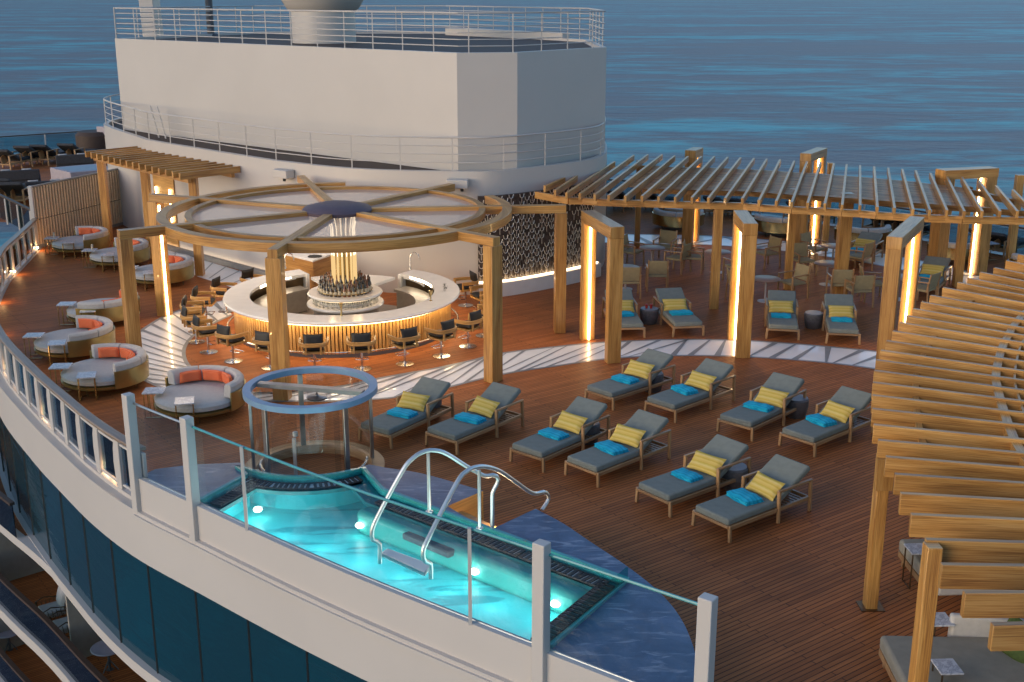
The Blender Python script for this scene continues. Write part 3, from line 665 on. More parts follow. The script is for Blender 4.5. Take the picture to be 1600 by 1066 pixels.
k = MB(); k.tube([P2(p, .3) for p in ring_pts(SHC, 1.02, -50, 10, 8)], .03, 8); k.tube([P2(p, .3) for p in ring_pts(SHC, 1.02, 180, 235, 8)], .03, 8); k.build('grab_rail', M['steel'], sh)
p = SHC+Vector((-.35, -.1, 0)); k = MB(); k.beam(P2(p, .01), P2(p, .8), .06, .06); k.lathe([(0, 0), (.05, 0), (.05, .08), (0, .1)], (p.x+.03, p.y, .85), 10); k.build('tap_column', M['white'], sh)

# ================================================================== SUPERSTRUCTURE
sup = thing('funnel_house', 'big white windowless block of the ship upper works behind the bar', 'superstructure', (-6, 42, 0))
Wc = spline([(x, y, 0) for x, y in [(-13.8, 56.2), (-15.6, 54.8), (-16.9, 52.3), (-17, 50), (-16.25, 48.2), (-14.2, 45.0), (-12.94, 43.3), (-8.26, 38.75), (-7.16, 37.85), (-5.6, 36.75), (-3.9, 36.06), (-1.63, 35.79), (-.3, 36.0), (2.05, 37.9), (3.0, 39.4), (3.35, 42), (3.4, 46)]], 5)
k = MB(); k.wall([P2(p, 0) for p in Wc], 0, 3.84, .2); k.build('lower_wall', M['white'], sup, smooth=30)
k = MB(); k.prism([xy(p) for p in offset(Wc, .15)]+[(3.3, 58), (-10, 62)], 3.5, 3.72); k.build('walkway', M['browndeck'], sup)
U = [(-15.69, 48.23), (-1.65, 36.33), (.16, 36.61), (3.12, 40.2), (3.0, 47), (-3, 57), (-12, 57)]
k = MB(); k.prism(U, 3.73, 7.2)
k.wall([Vector((*p, 0)) for p in U+[U[0]]], 7.2, 7.3, .22)
k.build('upper_block', M['white'], sup, smooth=0)
k = MB(); holed(k, [xy(p) for p in offset([Vector((*q, 0)) for q in U+[U[0]]], .3)[:-1]], [], 7.206); k.build('roof_deck', M['browndeck'], sup, smooth=0)
k = MB(); k.lathe([(1.2, 7.2), (1.2, 8.35), (1.35, 8.45), (1.75, 9.1), (1.75, 12), (0, 12)], (-7.15, 46.5, 0), 40); tag(k.build('funnel', M['white']), 'white round funnel column with a flared top on the roof', 'funnel')
k = MB(); k.beam((-15.4, 52.5, 7.2), (-15.6, 52.5, 13), 1.1, .6); tag(k.build('mast', M['white'], bevel=.03), 'broad white slab mast standing on the roof at the left', 'mast')
k = MB(); k.tube([(-13.3, 54, 7.2), (-13.3, 54, 14)], .16, 10); k.lathe([(0, 0), (.35, 0), (.3, .1), (.16, .12)], (-13.3, 54, 7.2), 14); tag(k.build('pole', M['darkgrey']), 'dark slim pole standing on the roof', 'pole')
k = MB(); k.prism([(-9.6, 54.2), (-8.3, 53.2), (-7.6, 54.2), (-8.9, 55.2)], 7.2, 7.75); k.build('roof_hatch', M['white'], sup)
k = MB(); k.prism([(-3, 55), (2, 48.5), (2.3, 48.8), (-2.7, 55.3)], 7.2, 7.5); k.build('roof_parapet', M['white'], sup)
def railing(name, label, path, z, h, step, rows, r=.022):
    t = thing(name, label, 'railing', P2(path[0], z))
    k = MB()
    for q in range(rows): k.tube([P2(p, z+h*(q+1)/rows) for p in path], r*(1.35 if q == rows-1 else .75), 6)
    k.build('rail_tubes', M['white'], t)
    for p in resample(path, step): k = MB(); k.beam(P2(p, z), P2(p, z+h), .035, .035); k.build('post', M['white'], t)
railing('roof_railing', 'white six bar railing around the roof of the white block', [Vector((*p, 0)) for p in offset([Vector((*q, 0)) for q in U+[U[0], U[1]]], .06)[:-1]] if False else [Vector((p[0], p[1], 0)) for p in offset([Vector((*q, 0)) for q in U+[U[0]]], .08)], 7.3, 1.15, 1.35, 6)
railing('walkway_railing', 'white curved four bar railing along the walkway below the white block', [P2(p, 0) for p in offset(Wc, .1)], 3.84, 1.0, 1.6, 4)
for (px, py), lab in [((447, 259), 'small white wall floodlight box above the left end of the bar canopy'), ((714, 272), 'small white wall floodlight box above the right end of the bar canopy')]:
    i = min(range(len(Wc)-1), key=lambda j: abs((CX+F*Wc[j].x/(Wc[j].y*cos(PT)+5.4*sin(PT)))-px)); p = Wc[i]; d = (Wc[i+1]-Wc[i]).normalized(); n = Vector((d.y, -d.x, 0))
    t = thing('floodlight', lab, 'floodlight', P2(p, 3.35), 0, 'floodlights on the white wall')
    k = MB(); k.beam(P2(p+n*.2-d*.32, 3.5), P2(p+n*.2+d*.32, 3.5), .36, .26); k.build('housing', M['white'], t, bevel=.02)
    k = MB(); k.tube([P2(p+n*.3+d*.14, 3.36), P2(p+n*.3+d*.14, 3.28)], .05, 8); k.build('lens', M['black'], t)
t = thing('ladder_rack', 'small white ladder frame leaning on the walkway behind the rail', 'ladder', (-13.4, 45.3, 3.75)); k = MB()
for q in (0, .35): k.tube([(-13.4+q, 45.3-q*.9, 3.75), (-13.75+q, 45.7-q*.9, 4.9)], .03, 6)
k.build('stile', M['white'], t); k = MB()
for q in range(5): k.tube([(-13.4-.07*q, 45.3+.08*q, 3.9+.22*q), (-13.05-.07*q, 44.98+.08*q, 3.9+.22*q)], .02, 6)
k.build('rung', M['white'], t)
# curb and slot light at the foot of the wall
cb = [p for p in Wc if p.x > -13.4 and p.x < -7.8]
k = MB(); k.wall([P2(p, 0) for p in offset(cb, -.34)], 0, .16, .18); k.build('wall_kerb', M['curb'], sup)
k = MB(); k.strip([P2(p, .03) for p in offset(cb, -.155)], [P2(p, .13) for p in offset(cb, -.155)]); k.build('wall_washer_light', M['washer'], sup)
# waterfall wall
wf = thing('chain_wall', 'dark curved feature wall hung with rows of looped metal chains', 'feature wall', (0, 36, 0))
Wf = [p for p in resample(Wc, .12) if -1.15 < p.x < 2.62 and p.y < 39.2]
k = MB(); k.wall([P2(p, 0) for p in offset(Wf, -.1)], .5, 3.1, .09); k.build('backing', plain('dark_chain_backing', (.085, .06, .048), .45, .2, .5, 9), wf, smooth=30)
Wl = resample(offset(Wf, -.14), .2); k = MB(); rnd = random.Random(5)
for i, p in enumerate(Wl[:-1]):
    q = Wl[i+1]
    for j in range(11):
        z = .62+j*.225+(.095 if i % 2 else 0)+rnd.uniform(-.02, .02)
        if rnd.random() < .12: continue
        k.tube([P2(p.lerp(q, .08), z+.13), P2(p.lerp(q, .2), z+.03), P2(p.lerp(q, .5), z), P2(p.lerp(q, .8), z+.03), P2(p.lerp(q, .92), z+.13)], .014, 4)
        if rnd.random() < .75: k.tube([P2(p.lerp(q, .5), z), P2(p.lerp(q, .5), z-.17)], .011, 4)
k.build('chain_loops', plain('chain_metal', (.75, .66, .56), .4, .6), wf)
k = MB()
for i, p in enumerate(Wl[:-1]):
    for q in range(2): k.tube([P2(p.lerp(Wl[i+1], .25+.5*q), .5), P2(p.lerp(Wl[i+1], .25+.5*q), .75+rnd.random()*.35)], .011, 4)
k.build('chain_ends', M['steeld'], wf)
k = MB(); k.wall([P2(p, 0) for p in offset(Wf, -.42)], .0, .44, .4); k.build('base_ledge', M['white2'], wf, smooth=30)
k = MB(); k.wall([P2(p, 0) for p in offset(Wf, -.3)], .445, .475, .1); k.build('base_light', M['led2'], wf)
# timber clad back cabinet of the bar
cab = thing('back_cabinet', 'timber clad bar back cabinet with a white top against the white wall', 'cabinet', xy(at(489, 428))+(0,))
cp = [at(425, 394, 1.2), at(489, 410, 1.2), at(524, 398, 1.2), at(560, 388, 1.2), at(500, 376, 1.2), at(440, 380, 1.2)]
k = MB(); k.prism([xy(p) for p in cp], 0, 1.2); k.build('timber_body', M['oak'], cab, smooth=0)
k = MB(); k.prism([xy(P2(p, 0)) for p in cp], 1.2, 1.26); k.build('white_top', M['white2'], cab, bevel=.01)
p = at(492, 401, 1.26); k = MB(); k.lathe([(0, 1.262), (.22, 1.262), (.22, 1.275), (0, 1.275)], (p.x, p.y, 0), 20); k.build('sink_hole', M['black'], cab)
p = at(558, 436); q = at(584, 440); k = MB(); k.beam(P2(p, 1.0), P2(q, 1.0), .1, 2.0); k.build('timber_panel', M['oak2'], cab)
# ================================================================== TIMBER FRAMES WITH LED STRIPS
def hgt(px, pyt, pyb):                          # height of an upright seen from pyb up to pyt
    g = at(px, pyb); V = 6838.0
    return HC*(1-((pyt+10)*(V-pyb))/((pyb+10)*(V-pyt)))
def frame(a, c, h, label, lit='inner', w=.36, d=.24, group='inverted U timber frames with light strips'):
    a = P2(a, 0); c = P2(c, 0); dr = (c-a).normalized(); t = thing('timber_frame', label, 'timber frame', a, 0, group)
    for p in (a, c): k = MB(); k.beam(P2(p, 0), P2(p, h-.02), w, d, ref=dr) ; lastp = k.build('post', M['oak'], t, bevel=.012)
    k = MB(); k.beam(P2(a-dr*d*.55, h-.14), P2(c+dr*d*.55, h-.14), w+.006, .3); k.build('beam', M['oak'], t, bevel=.012)
    n = Vector((-dr.y, dr.x, 0))
    p = c-dr*(d/2+.05)
    k = MB(); k.beam(P2(p, .03), P2(p, h-.32), .045, .025, ref=(dr)); k.beam(P2(p+dr*.03, h-.33), P2(p+dr*.05, h-.33), .04, .03); k.build('led_strip', M['led'], lastp); return t
FR = 3.5
frame(at(957, 566), at(917, 530), FR, 'timber arch frame with a lit strip near the chain wall corner')
frame(at(1160, 558), at(1147, 530), FR, 'timber arch frame seen edge on at the middle of the pale path')
frame(at(1379, 590), at(1412, 545), FR, 'timber arch frame with a lit strip at the right end of the near pale path')
frame(at(1250, 393), at(1272, 380), 3.55, 'far timber arch frame rising above the long pergola, the left of the two', w=.4)
frame(at(1461, 433), at(1526, 428), 3.55, 'far timber arch frame rising above the right part of the long pergola', w=.5, d=.4)
frame(at(1074, 382), at(1083, 376), 3.5, 'far timber frame seen edge on behind the left end of the long pergola', w=.4)

# ================================================================== BAR CANOPY
BC = Vector((-4.62, 31.05, 0)); ZT = 3.55
can = thing('bar_canopy', 'round timber canopy ring with spokes, frosted glass and a purple centre cap above the bar', 'canopy', (BC.x, BC.y, 0))
k = MB(); k.arc(BC, 4.36, 4.62, radians(95), radians(388), ZT-.23, ZT, 80); k.build('outer_ring', M['oak'], can, bevel=.01)
k = MB(); k.arc(BC, 3.74, 3.92, 0, 2*pi, ZT-.2, ZT-.015, 80); k.build('inner_ring', M['oak'], can, bevel=.008)
k = MB(); k.lathe([(0, ZT-.1), (3.76, ZT-.1)], BC, 64); k.build('glass_disc', M['canopy'], can, smooth=0)
k = MB(); k.lathe([(0, ZT+.15), (.5, ZT+.13), (.86, ZT+.04), (.93, ZT-.02), (.9, ZT-.1), (.5, ZT-.18), (0, ZT-.18)], BC, 40); k.build('centre_cap', M['purple'], can)
def canopy_leg(px, py, post_base, label, z=ZT, w=.36):
    e = at(px, py, z); d = (P2(e, 0)-BC); L = d.length; d.normalize()
    k = MB(); k.beam(P2(BC+d*.85, z-.105), P2(BC+d*(L), z-.105), .24, .215); k.build('spoke', M['oak'], can, bevel=.008)
    if post_base:
        p = BC+d*(L-.13); k = MB(); k.beam(P2(p, 0), P2(p, z-.2), .36, .3, ref=d); po = k.build('post', M['oak'], can, bevel=.01)
        return p, d, po
    return None
canopy_leg(425, 390, True, '')
canopy_leg(776, 371, True, '')
canopy_leg(884, 320, True, '')
canopy_leg(184, 360, True, '')
pl, dl, po = canopy_leg(236, 303, True, '')
n = Vector((dl.y, -dl.x, 0)); n = n if n.y < 0 else -n; s_ = pl-dl*.165+n*.06; k = MB(); k.beam(P2(s_, .03), P2(s_, ZT-.3), .06, .02, ref=dl); k.build('led_strip', M['led'], po)
canopy_leg(470, 274, False, ''); canopy_leg(706, 287, False, '')
k = MB(); k.lathe([(4.43, ZT-.233), (4.55, ZT-.233)], BC, 80, radians(95), radians(388)); k.build('ring_downlight', M['downlight'], can)
k = MB(); k.lathe([(3.79, ZT-.203), (3.87, ZT-.203)], BC, 80); k.build('ring_downlight', M['downlight'], can)

# ================================================================== BAR
BR = Vector((-4.72, 32.1, 0))
bar = thing('bar_counter', 'horseshoe bar counter with white top and glowing ribbed timber front', 'bar', (BR.x, BR.y, 0))
A0, A1_ = radians(-238), radians(57)
ZB = 1.02
k = MB(); k.lathe([(2.55, ZB-.08), (3.25, ZB-.08), (3.27, ZB-.04), (3.25, ZB), (2.55, ZB), (2.55, ZB-.08)], BR, 90, A0, A1_); k.build('counter_top', M['white2'], bar)
k = MB(); k.arc(BR, 2.75, 2.93, A0+.02, A1_-.02, .08, ZB-.1, 90); k.build('counter_body', M['bronze'], bar)
k = MB(); N = 150
for i in range(N):
    a = A0+.03+(A1_-A0-.06)*i/(N-1); p = BR+Vector((cos(a), sin(a), 0))*2.96; k.beam(P2(p, .1), P2(p, ZB-.14), .07, .085, ref=(cos(a), sin(a), 0))
k.build('ribbed_front', M['oak2'], bar)
k = MB(); k.arc(BR, 3.1, 3.19, A0+.03, A1_-.03, ZB-.105, ZB-.084, 90); k.build('under_counter_light', M['counterled'], bar)
k = MB(); k.tube([P2(BR+Vector((cos(A0+.05+(A1_-A0-.1)*i/80), sin(A0+.05+(A1_-A0-.1)*i/80), 0))*3.2, .2) for i in range(81)], .025, 8)
k.build('foot_rail', M['steel'], bar)
k = MB(); k.arc(BR, 2.7, 3.0, A0+.03, A1_-.03, .004, .1, 90); k.build('plinth', M['darkgrey'], bar)
k = MB(); k.arc(BR, 2.02, 2.54, A0+.1, A1_-.1, .62, .7, 80); k.build('work_top', M['barsteel'], bar)
k = MB(); k.arc(BR, 2.08, 2.5, A0+.12, A1_-.12, .03, .62, 80); k.build('back_cupboard', M['barsteel'], bar)
k = MB(); k.lathe([(0, .01), (2.6, .01)], BR, 48); k.build('bar_floor', plain('bar_floor', (.42, .36, .3), .4), bar, smooth=0)
for a in (A0, A1_):
    sg = 1 if a == A0 else -1
    p = BR+Vector((cos(a), sin(a), 0))*2.9; d = Vector((cos(a), sin(a), 0)); k = MB(); k.beam(P2(p-d*.38, ZB/2), P2(p+d*.38, ZB/2), .12, ZB-.01); k.build('end_panel', M['white2'], bar, bevel=.02)
for a0, a1 in ((-226, -196), (18, 48)):      # mirror backed niches inside the counter ends
    k = MB(); k.arc(BR, 2.545, 2.56, radians(a0), radians(a1), ZB-.09, ZB-.02, 20); k.build('niche_light', M['ledw'], bar)
    k = MB(); k.arc(BR, 2.3, 2.34, radians(a0), radians(a1), ZB-.04, ZB+.0, 20); k.build('inner_rim', M['white2'], bar)
# back link between island and counter ends
k = MB(); e0 = BR+Vector((cos(A0+.35), sin(A0+.35), 0)); 
k.arc(BR, 1.2, 2.5, radians(60), radians(120), .84, .92, 24); k.build('back_shelf', M['white2'], bar)
# island
isl = thing('bottle_island', 'round white bar island with tiered shelves around a glowing column', 'bar island', (BR.x, BR.y, 0))
IC = Vector((-4.68, 32.25, 0))
k = MB(); k.lathe([(0, .01), (.9, .01), (.9, .62), (0, .62)], IC, 48); k.build('steel_base', M['barsteel'], isl)
k = MB(); k.lathe([(0, .62), (1.06, .62), (1.08, .66), (1.06, .7), (0, .7)], IC, 56); k.build('lower_shelf', M['white2'], isl)
k = MB(); k.lathe([(0, .71), (.72, .71), (.72, .92), (0, .92)], IC, 40); k.build('shelf_core', M['white2'], isl)
k = MB(); k.lathe([(0, .92), (1.02, .92), (1.05, .96), (1.02, 1.0), (0, 1.0)], IC, 56); k.build('upper_shelf', M['white2'], isl)
k = MB(); k.arc(IC, .96, .98, 0, 2*pi, .905, .918, 48); k.build('shelf_light', M['led2'], isl)
k = MB(); k.tube([IC+Vector((.76*cos(i*pi/24), .76*sin(i*pi/24), 1.06)) for i in range(48)], .012, 5, closed=True); k.build('bottle_rail', M['brass'], isl)
col_t = thing('light_column', 'column of glowing glass tubes rising from the bottle island to the canopy', 'light column', (IC.x, IC.y, 1.0))
for i in range(16):
    a = i*2*pi/16; p = IC+Vector((.33*cos(a), .33*sin(a), 0)); k = MB(); k.tube([P2(p, 1.02), P2(p, ZT-1.5)], .03, 6); k.build('lower_tube', M['tube'], col_t)
    k = MB(); q = IC+Vector((.46*cos(a), .46*sin(a), 0)); k.tube([P2(p, ZT-1.5), P2(p, ZT-.75), P2(q, ZT-.2)], .014, 5); k.build('upper_tube', M['tube2'], col_t)
k = MB(); k.lathe([(.24, 1.01), (.24, ZT-.4)], IC, 24); k.build('inner_sleeve', M['brass'], col_t)
# bottles
def bottle(m, h, lab):
    t = thing('liquor_bottle', lab, 'bottle', (0, 0, 0), 0, 'liquor bottles around the glowing column')
    k = MB(); k.lathe([(0, 0), (.042, 0), (.045, .02), (.045, h*.55), (.018, h*.72), (.016, h), (0, h)], n=10); k.build('glass_body', m, t, False)
    k = MB(); k.lathe([(.047, h*.15), (.047, h*.42)], n=10); k.build('paper_label', M['label'], t, False)
    return t
bl = 'small dark liquor bottle with a pale label in the rings around the glowing column'
bts = [bottle(M['bottle'], .32, bl), bottle(M['bottle2'], .36, bl), bottle(M['bottle'], .4, bl)]
used = set()
for R_, n, z in ((.7, 34, 1.0), (.58, 28, 1.0), (.46, 22, 1.0)):
    for i in range(n):
        a = (i+random.random()*.3)*2*pi/n; b_ = random.choice(bts); loc = (IC.x+R_*cos(a), IC.y+R_*sin(a), z if R_ > .65 else z+(.08 if R_ > .55 else .16))
        if b_ not in used: b_.location = loc; used.add(b_)
        else: dup(b_, loc, a, bl)
for b_ in bts:
    if b_ not in used: b_.location = (IC.x, IC.y-.72, 1.0)
gl = 'small clear stemmed glass standing on the lower white shelf of the bottle island'
g0 = None
for i in range(40):
    a = radians(-190)+radians(200)*i/39; R_ = .9 if i % 2 else .84; loc = (IC.x+R_*cos(a), IC.y+R_*sin(a), .7)
    if g0 is None:
        k = MB(); k.lathe([(0, 0), (.035, 0), (.005, .01), (.005, .08), (.03, .11), (.036, .15), (.03, .185)], n=12); g0 = k.build('wine_glass', M['glassware'], None, False); g0.location = loc; tag(g0, gl, 'glass', 'glasses on the island shelf')
    else: c = g0.copy(); col.objects.link(c); c.location = loc
# taps, sinks and small things on the counter
def tap(p, rz, lab, big=1.0):
    t = thing('bar_tap', lab, 'tap', p, rz, 'steel taps of the bar'); s = big
    k = MB(); k.tube([(0, 0, 0), (0, 0, .3*s), (.02*s, 0, .38*s), (.1*s, 0, .44*s), (.2*s, 0, .4*s), (.24*s, 0, .28*s), (.24*s, 0, .24*s)], .02, 8); k.build('spout', M['steel'], t, False)
    k = MB(); k.lathe([(0, 0), (.04, 0), (.035, .06), (0, .06)], n=12); k.tube([(0, 0, .05), (0, -.1, .09)], .01, 6); k.build('base', M['steel'], t, False)
p = at(446, 420, ZB); tap(p, 0, 'arched steel tap at the left end of the white bar counter', 1.1)
p = at(641, 421, ZB); tap(p, 0, 'arched steel tap at the right end of the white bar counter', 1.2)
p = at(553, 488, ZB-.1); 
for px, py in ((404, 497), ): pass
def on_top(a, r): return (BR.x+r*cos(radians(a)), BR.y+r*sin(radians(a)), ZB)
t = thing('gold_beer_tap', 'gold beer tap standing on the inner edge at the front of the bar', 'tap', on_top(-83, 2.62)); k = MB(); k.lathe([(0, 0), (.03, 0), (.02, .2), (.05, .3), (.05, .34), (0, .34)], n=12); k.build('column', M['brass'], t, False); k = MB(); k.tube([(0, 0, .3), (0, .1, .26)], .012, 6); k.build('spout', M['brass'], t, False)
t = thing('footed_vase', 'small brass goblet on the right part of the white bar counter', 'goblet', at(673, 470, ZB)); k = MB(); k.lathe([(0, 0), (.05, 0), (.015, .02), (.02, .12), (.06, .24), (.07, .28), (.05, .26), (0, .12)], n=14); k.build('cup', M['brass'], t, False)
t = thing('small_plant', 'small dark plant in a glass at the right edge of the white bar counter', 'plant', at(695, 455, ZB)); k = MB(); k.lathe([(0, 0), (.03, 0), (.04, .07), (0, .07)], n=10); k.build('glass_pot', M['steel'], t, False); k = MB()
for i in range(26):
    a = random.random()*6.3; r_ = random.random()*.1; h = .1+random.random()*.12; c = Vector((r_*cos(a), r_*sin(a), h)); u = Vector((random.uniform(-1, 1), random.uniform(-1, 1), random.random())).normalized()*.035; w = Vector((-u.y, u.x, .3*u.z)).normalized()*.014
    k.face([c-u, c+w, c+u, c-w])
k.build('leaves', plain('dark_leaf', (.03, .035, .02), .6), t, False, smooth=0)
mn = 'cream square menu card lying on the white bar counter'
# ------------------------------------------------------------------ bar stools
def make_stool(label):
    t = thing('bar_stool', label, 'bar stool', (0, 0, 0), 0, 'bar stools around the round bar')   # faces +y (towards the bar)
    k = MB(); k.pillow(Matrix.Translation((0, .02, .60)), .52, .5, .13, ear=.02); k.build('seat', M['black'], t, False)
    k = MB(); k.pillow(Matrix.Translation((0, -.27, .86)) @ Matrix.Rotation(radians(80), 4, 'X'), .5, .32, .12, ear=.1); k.build('back_cushion', M['black'], t, False)
    k = MB(); pr = [(-.32, .24), (-.32, -.08), (-.29, -.22), (-.2, -.31), (0, -.34), (.2, -.31), (.29, -.22), (.32, -.08), (.32, .24)]
    k.wall([Vector((x, y, 0)) for x, y in spline2(pr)], .7, .8, -.045); k.build('armrest', M['oak2'], t, False, .012, smooth=40)
    k = MB(); k.box((0, 0, .52), (.54, .52, .05)); k.build('seat_board', M['oak2'], t, False, .01)
    for x, y in ((-.3, .2), (.3, .2), (-.18, -.31), (.18, -.31)): k = MB(); k.beam((x, y, .5), (x*1.02, y, .76), .05, .045); k.build('arm_support', M['oak2'], t, False, .006)
    k = MB(); k.tube([(0, 0, .02), (0, 0, .5)], .032, 10); k.build('column', M['steel'], t, False)
    k = MB(); k.lathe([(0, 0), (.23, 0), (.23, .012), (.06, .03), (.035, .06), (0, .06)], n=28); k.build('base_disc', M['steel'], t, False)
    k = MB(); k.tube([(-.16, .05, .24), (-.16, .22, .24), (.16, .22, .24), (.16, .05, .24), (0, 0, .24)], .012, 6, closed=True); k.build('footrest', M['steel'], t, False)
    return t
def spline2(p): return [(v.x, v.y) for v in spline([Vector((a, b_, 0)) for a, b_ in p], 4)]
st_ang = [-92.5, -76, -60.3, -44.6, -28.9, -13.4, 2.5, 18.5, 35, -109, -125.8, -142, -157.5, -172.5, 172, 156, 139]
st_lab = ['oak bar stool straight in front of the bar, behind the shower ring', 'oak bar stool first to the right of the one behind the shower ring',
 'oak bar stool second to the right of the one behind the shower ring', 'oak bar stool third to the right of the one behind the shower ring',
 'oak bar stool with black cushions just left of the front right canopy post', 'oak bar stool partly behind the front right canopy post, the nearer one', 'oak bar stool partly behind the front right canopy post, the farther one',
 'oak bar stool beyond the right edge of the bar, by the chain wall', 'oak bar stool showing only its back cushion beyond the far right bar top',
 'oak bar stool half hidden behind the front left canopy post', 'oak bar stool first to the left of the front left canopy post', 'oak bar stool second to the left of the front left canopy post',
 'oak bar stool in the middle of the cluster left of the bar', 'oak bar stool at the leftmost point of the round bar', 'oak bar stool beyond the left bar edge, showing only arms and cushion',
 'oak bar stool in front of the pale tiled floor behind the bar', 'oak bar stool showing only its cushion at the back left bar end']
stool0 = make_stool(st_lab[0])
for i, (a, lb) in enumerate(zip(st_ang, st_lab)):
    R_ = 4.06; p = (BR.x+R_*cos(radians(a)), BR.y+R_*sin(radians(a)), .006); rz = radians(a+90)+random.uniform(-.18, .18)
    if i == 0: stool0.location = p; stool0.rotation_euler = (0, 0, rz)
    else: dup(stool0, p, rz, lb)

# ================================================================== LONG PERGOLA (far)
pg = thing('long_pergola', 'long timber pergola with parallel rafters over the dining tables', 'pergola', tuple(at(1115, 481)))
ZP = 3.4
fx = [(-.05, 297, 840)]
fr_ends = [(851, 290), (867, 297), (885, 301), (906, 302), (929, 304), (951, 305), (977, 306), (1003, 306), (1029, 307), (1055, 308), (1081, 308.5), (1107, 309), (1133, 309.5), (1160, 310), (1186, 312.5), (1213, 314), (1237, 316), (1262, 317), (1289, 318), (1316, 320), (1344, 321), (1371, 323.5), (1398, 325), (1427, 327), (1453, 328), (1480, 328.5), (1507, 330), (1535, 330), (1563, 330), (1590, 330), (1617, 330)]
bk_ends = [(884, 276), (910, 268), (960, 252), (990, 242), (1012, 241), (1034, 241), (1054, 243), (1075, 244), (1096, 244), (1116, 244), (1137, 245), (1157, 246), (1178, 247), (1198, 248), (1219, 249), (1241, 251), (1261, 252), (1282, 253), (1303, 255), (1323, 256.5), (1344, 258), (1366, 260), (1388, 262), (1410, 264), (1431, 266), (1454, 270), (1478, 272), (1503, 276), (1530, 282), (1557, 290), (1583, 296)]
FE = [at(x, y, ZP) for x, y in fr_ends]; BE = [at(x, y, ZP) for x, y in bk_ends]
for a, c in zip(FE, BE): k = MB(); k.beam(P2(a, ZP-.1), P2(c, ZP-.1), .075, .2); k.build('rafter', M['oak'], pg, bevel=.006)
def lerpl(t): return [a.lerp(c, t) for a, c in zip(FE, BE)]
def chain(ptsx, z, w, h, name):
    k = MB()
    for a, c in zip(ptsx, ptsx[1:]): k.beam(P2(a, z), P2(c, z), w, h)
    k.build(name, M['oak'], pg)
i4 = lerpl(.05)[2:]
chain([at(838, 302, 3.15)]+i4, 3.1, .12, .2, 'front_beam')
chain([p for i, p in enumerate(lerpl(.3))][6:], 3.12, .1, .16, 'purlin'); chain(lerpl(.83)[4:], 3.12, .1, .16, 'purlin')
for q in range(20): chain(lerpl(.33+q*.0255)[5:28], 3.18, .09, .03, 'slat')
for px, pb, w in [(997, 386, .2), (1117, 482, .25), (1232, 452, .22), (1290, 392, .2), (1313, 462, .36), (1497, 447, .26), (1578, 420, .24), (930, 384, .2)]:
    g = at(px-2, pb); k = MB(); k.beam(P2(g, 0), P2(g, 3.2), w, w); k.build('post', M['oak'], pg, bevel=.01)

# ================================================================== RADIAL PERGOLA (near right)
rp = thing('curved_pergola', 'curved timber pergola with radial rafters in the right foreground', 'pergola', tuple(at(1358, 951)))
ZR = 2.75; RC_ = Vector((22.2, 11.7, 0))
rends = [(1592, 397), (1573, 407), (1554, 418), (1532, 425), (1513, 434), (1497, 441), (1474, 449), (1454, 461), (1440, 471.5), (1427, 482), (1417, 493), (1406, 503.6), (1395, 517), (1385, 532), (1376, 547), (1369, 562), (1366, 578.5), (1364, 597), (1363, 617), (1363, 638), (1365, 663), (1372, 687), (1384, 713), (1398, 740), (1407, 770), (1423, 803), (1446, 842), (1470.5, 881), (1506, 925), (1550, 975)]
RE = [at(x, y, ZR) for x, y in rends]
inn = []
for p in RE:
    d = (RC_-P2(p, 0)).normalized(); q = P2(p, 0)+d*7.5; inn.append(d)
    k = MB(); k.beam(P2(p, ZR-.15), P2(q, ZR-.15), .085, .3); k.build('rafter', M['oak'], rp, bevel=.008)
def rchain(dist, z, w, h, name, i0=0, i1=None):
    k = MB(); P_ = [P2(p, 0)+d*dist for p, d in zip(RE, inn)]
    P_ = P_[i0:i1]
    for a, c in zip(P_, P_[1:]): k.beam(P2(a, z), P2(c, z), w, h)
    k.build(name, M['oak'], rp)
rchain(2.0, ZR-.12, .14, .14, 'purlin'); rchain(.7, ZR-.2, .1, .12, 'purlin', 0, 22); rchain(5.9, ZR-.12, .14, .14, 'purlin')
for q in range(16): rchain(2.3+q*.21, ZR-.13, .035, .16, 'slat')
for px, pb in ((1359, 952), ):
    g = at(1359, 948); k = MB(); k.beam(P2(g, 0), P2(g, ZR-.26), .2, .18, ref=(1, 0, 0)); k.build('post', M['oak'], rp, bevel=.01)
g = at(1462, 873, ZR-.2); g = P2(g, 0); k = MB(); g.x -= .05; k.beam(P2(g, 0), P2(g, ZR-.02), .2, .18, ref=(1, 0, 0)); k.build('post', M['oak'], rp, bevel=.01)
g = at(1408, 715, ZR-.26); g2 = P2(g, 0)+inn[22]*.1; k = MB(); k.beam(P2(at(1384, 745, 2.2), 2.0), P2(at(1384, 745, 2.2), ZR-.26), .12, .3); k.build('bracket', M['oak'], rp)
k = MB(); k.box((at(1360, 948).x, at(1360, 948).y, .008), (.36, .32, .012)); k.build('base_plate', M['bronze'], rp)

# ================================================================== LEFT PERGOLA AND SLAT SCREEN
lp = thing('small_pergola', 'small timber pergola with rafters against the white wall at the left', 'pergola', tuple(at(312, 432)))
ZL = 3.5
a0, a1, b0, b1 = at(133, 236, ZL), at(280, 270, ZL), at(214, 228, ZL), at(374, 259, ZL)
for i in range(16):
    t = i/15; p, q = a0.lerp(a1, t), b0.lerp(b1, t); k = MB(); k.beam(P2(p, ZL-.12), P2(q, ZL-.12), .09, .22); k.build('rafter', M['oak'], lp, bevel=.006)
d = (b0-a0).normalized()
for o_ in (.35, 2.0): k = MB(); k.beam(P2(a0+d*o_, ZL-.3), P2(a1+d*o_, ZL-.3), .12, .14); k.build('beam', M['oak'], lp)
for px, pb in ((170, 378), (238, 405), (313, 432)):
    g = at(px, pb-2); k = MB(); k.beam(P2(g, 0), P2(g, ZL-.24), .3, .26); k.build('post', M['oak'], lp, bevel=.01)
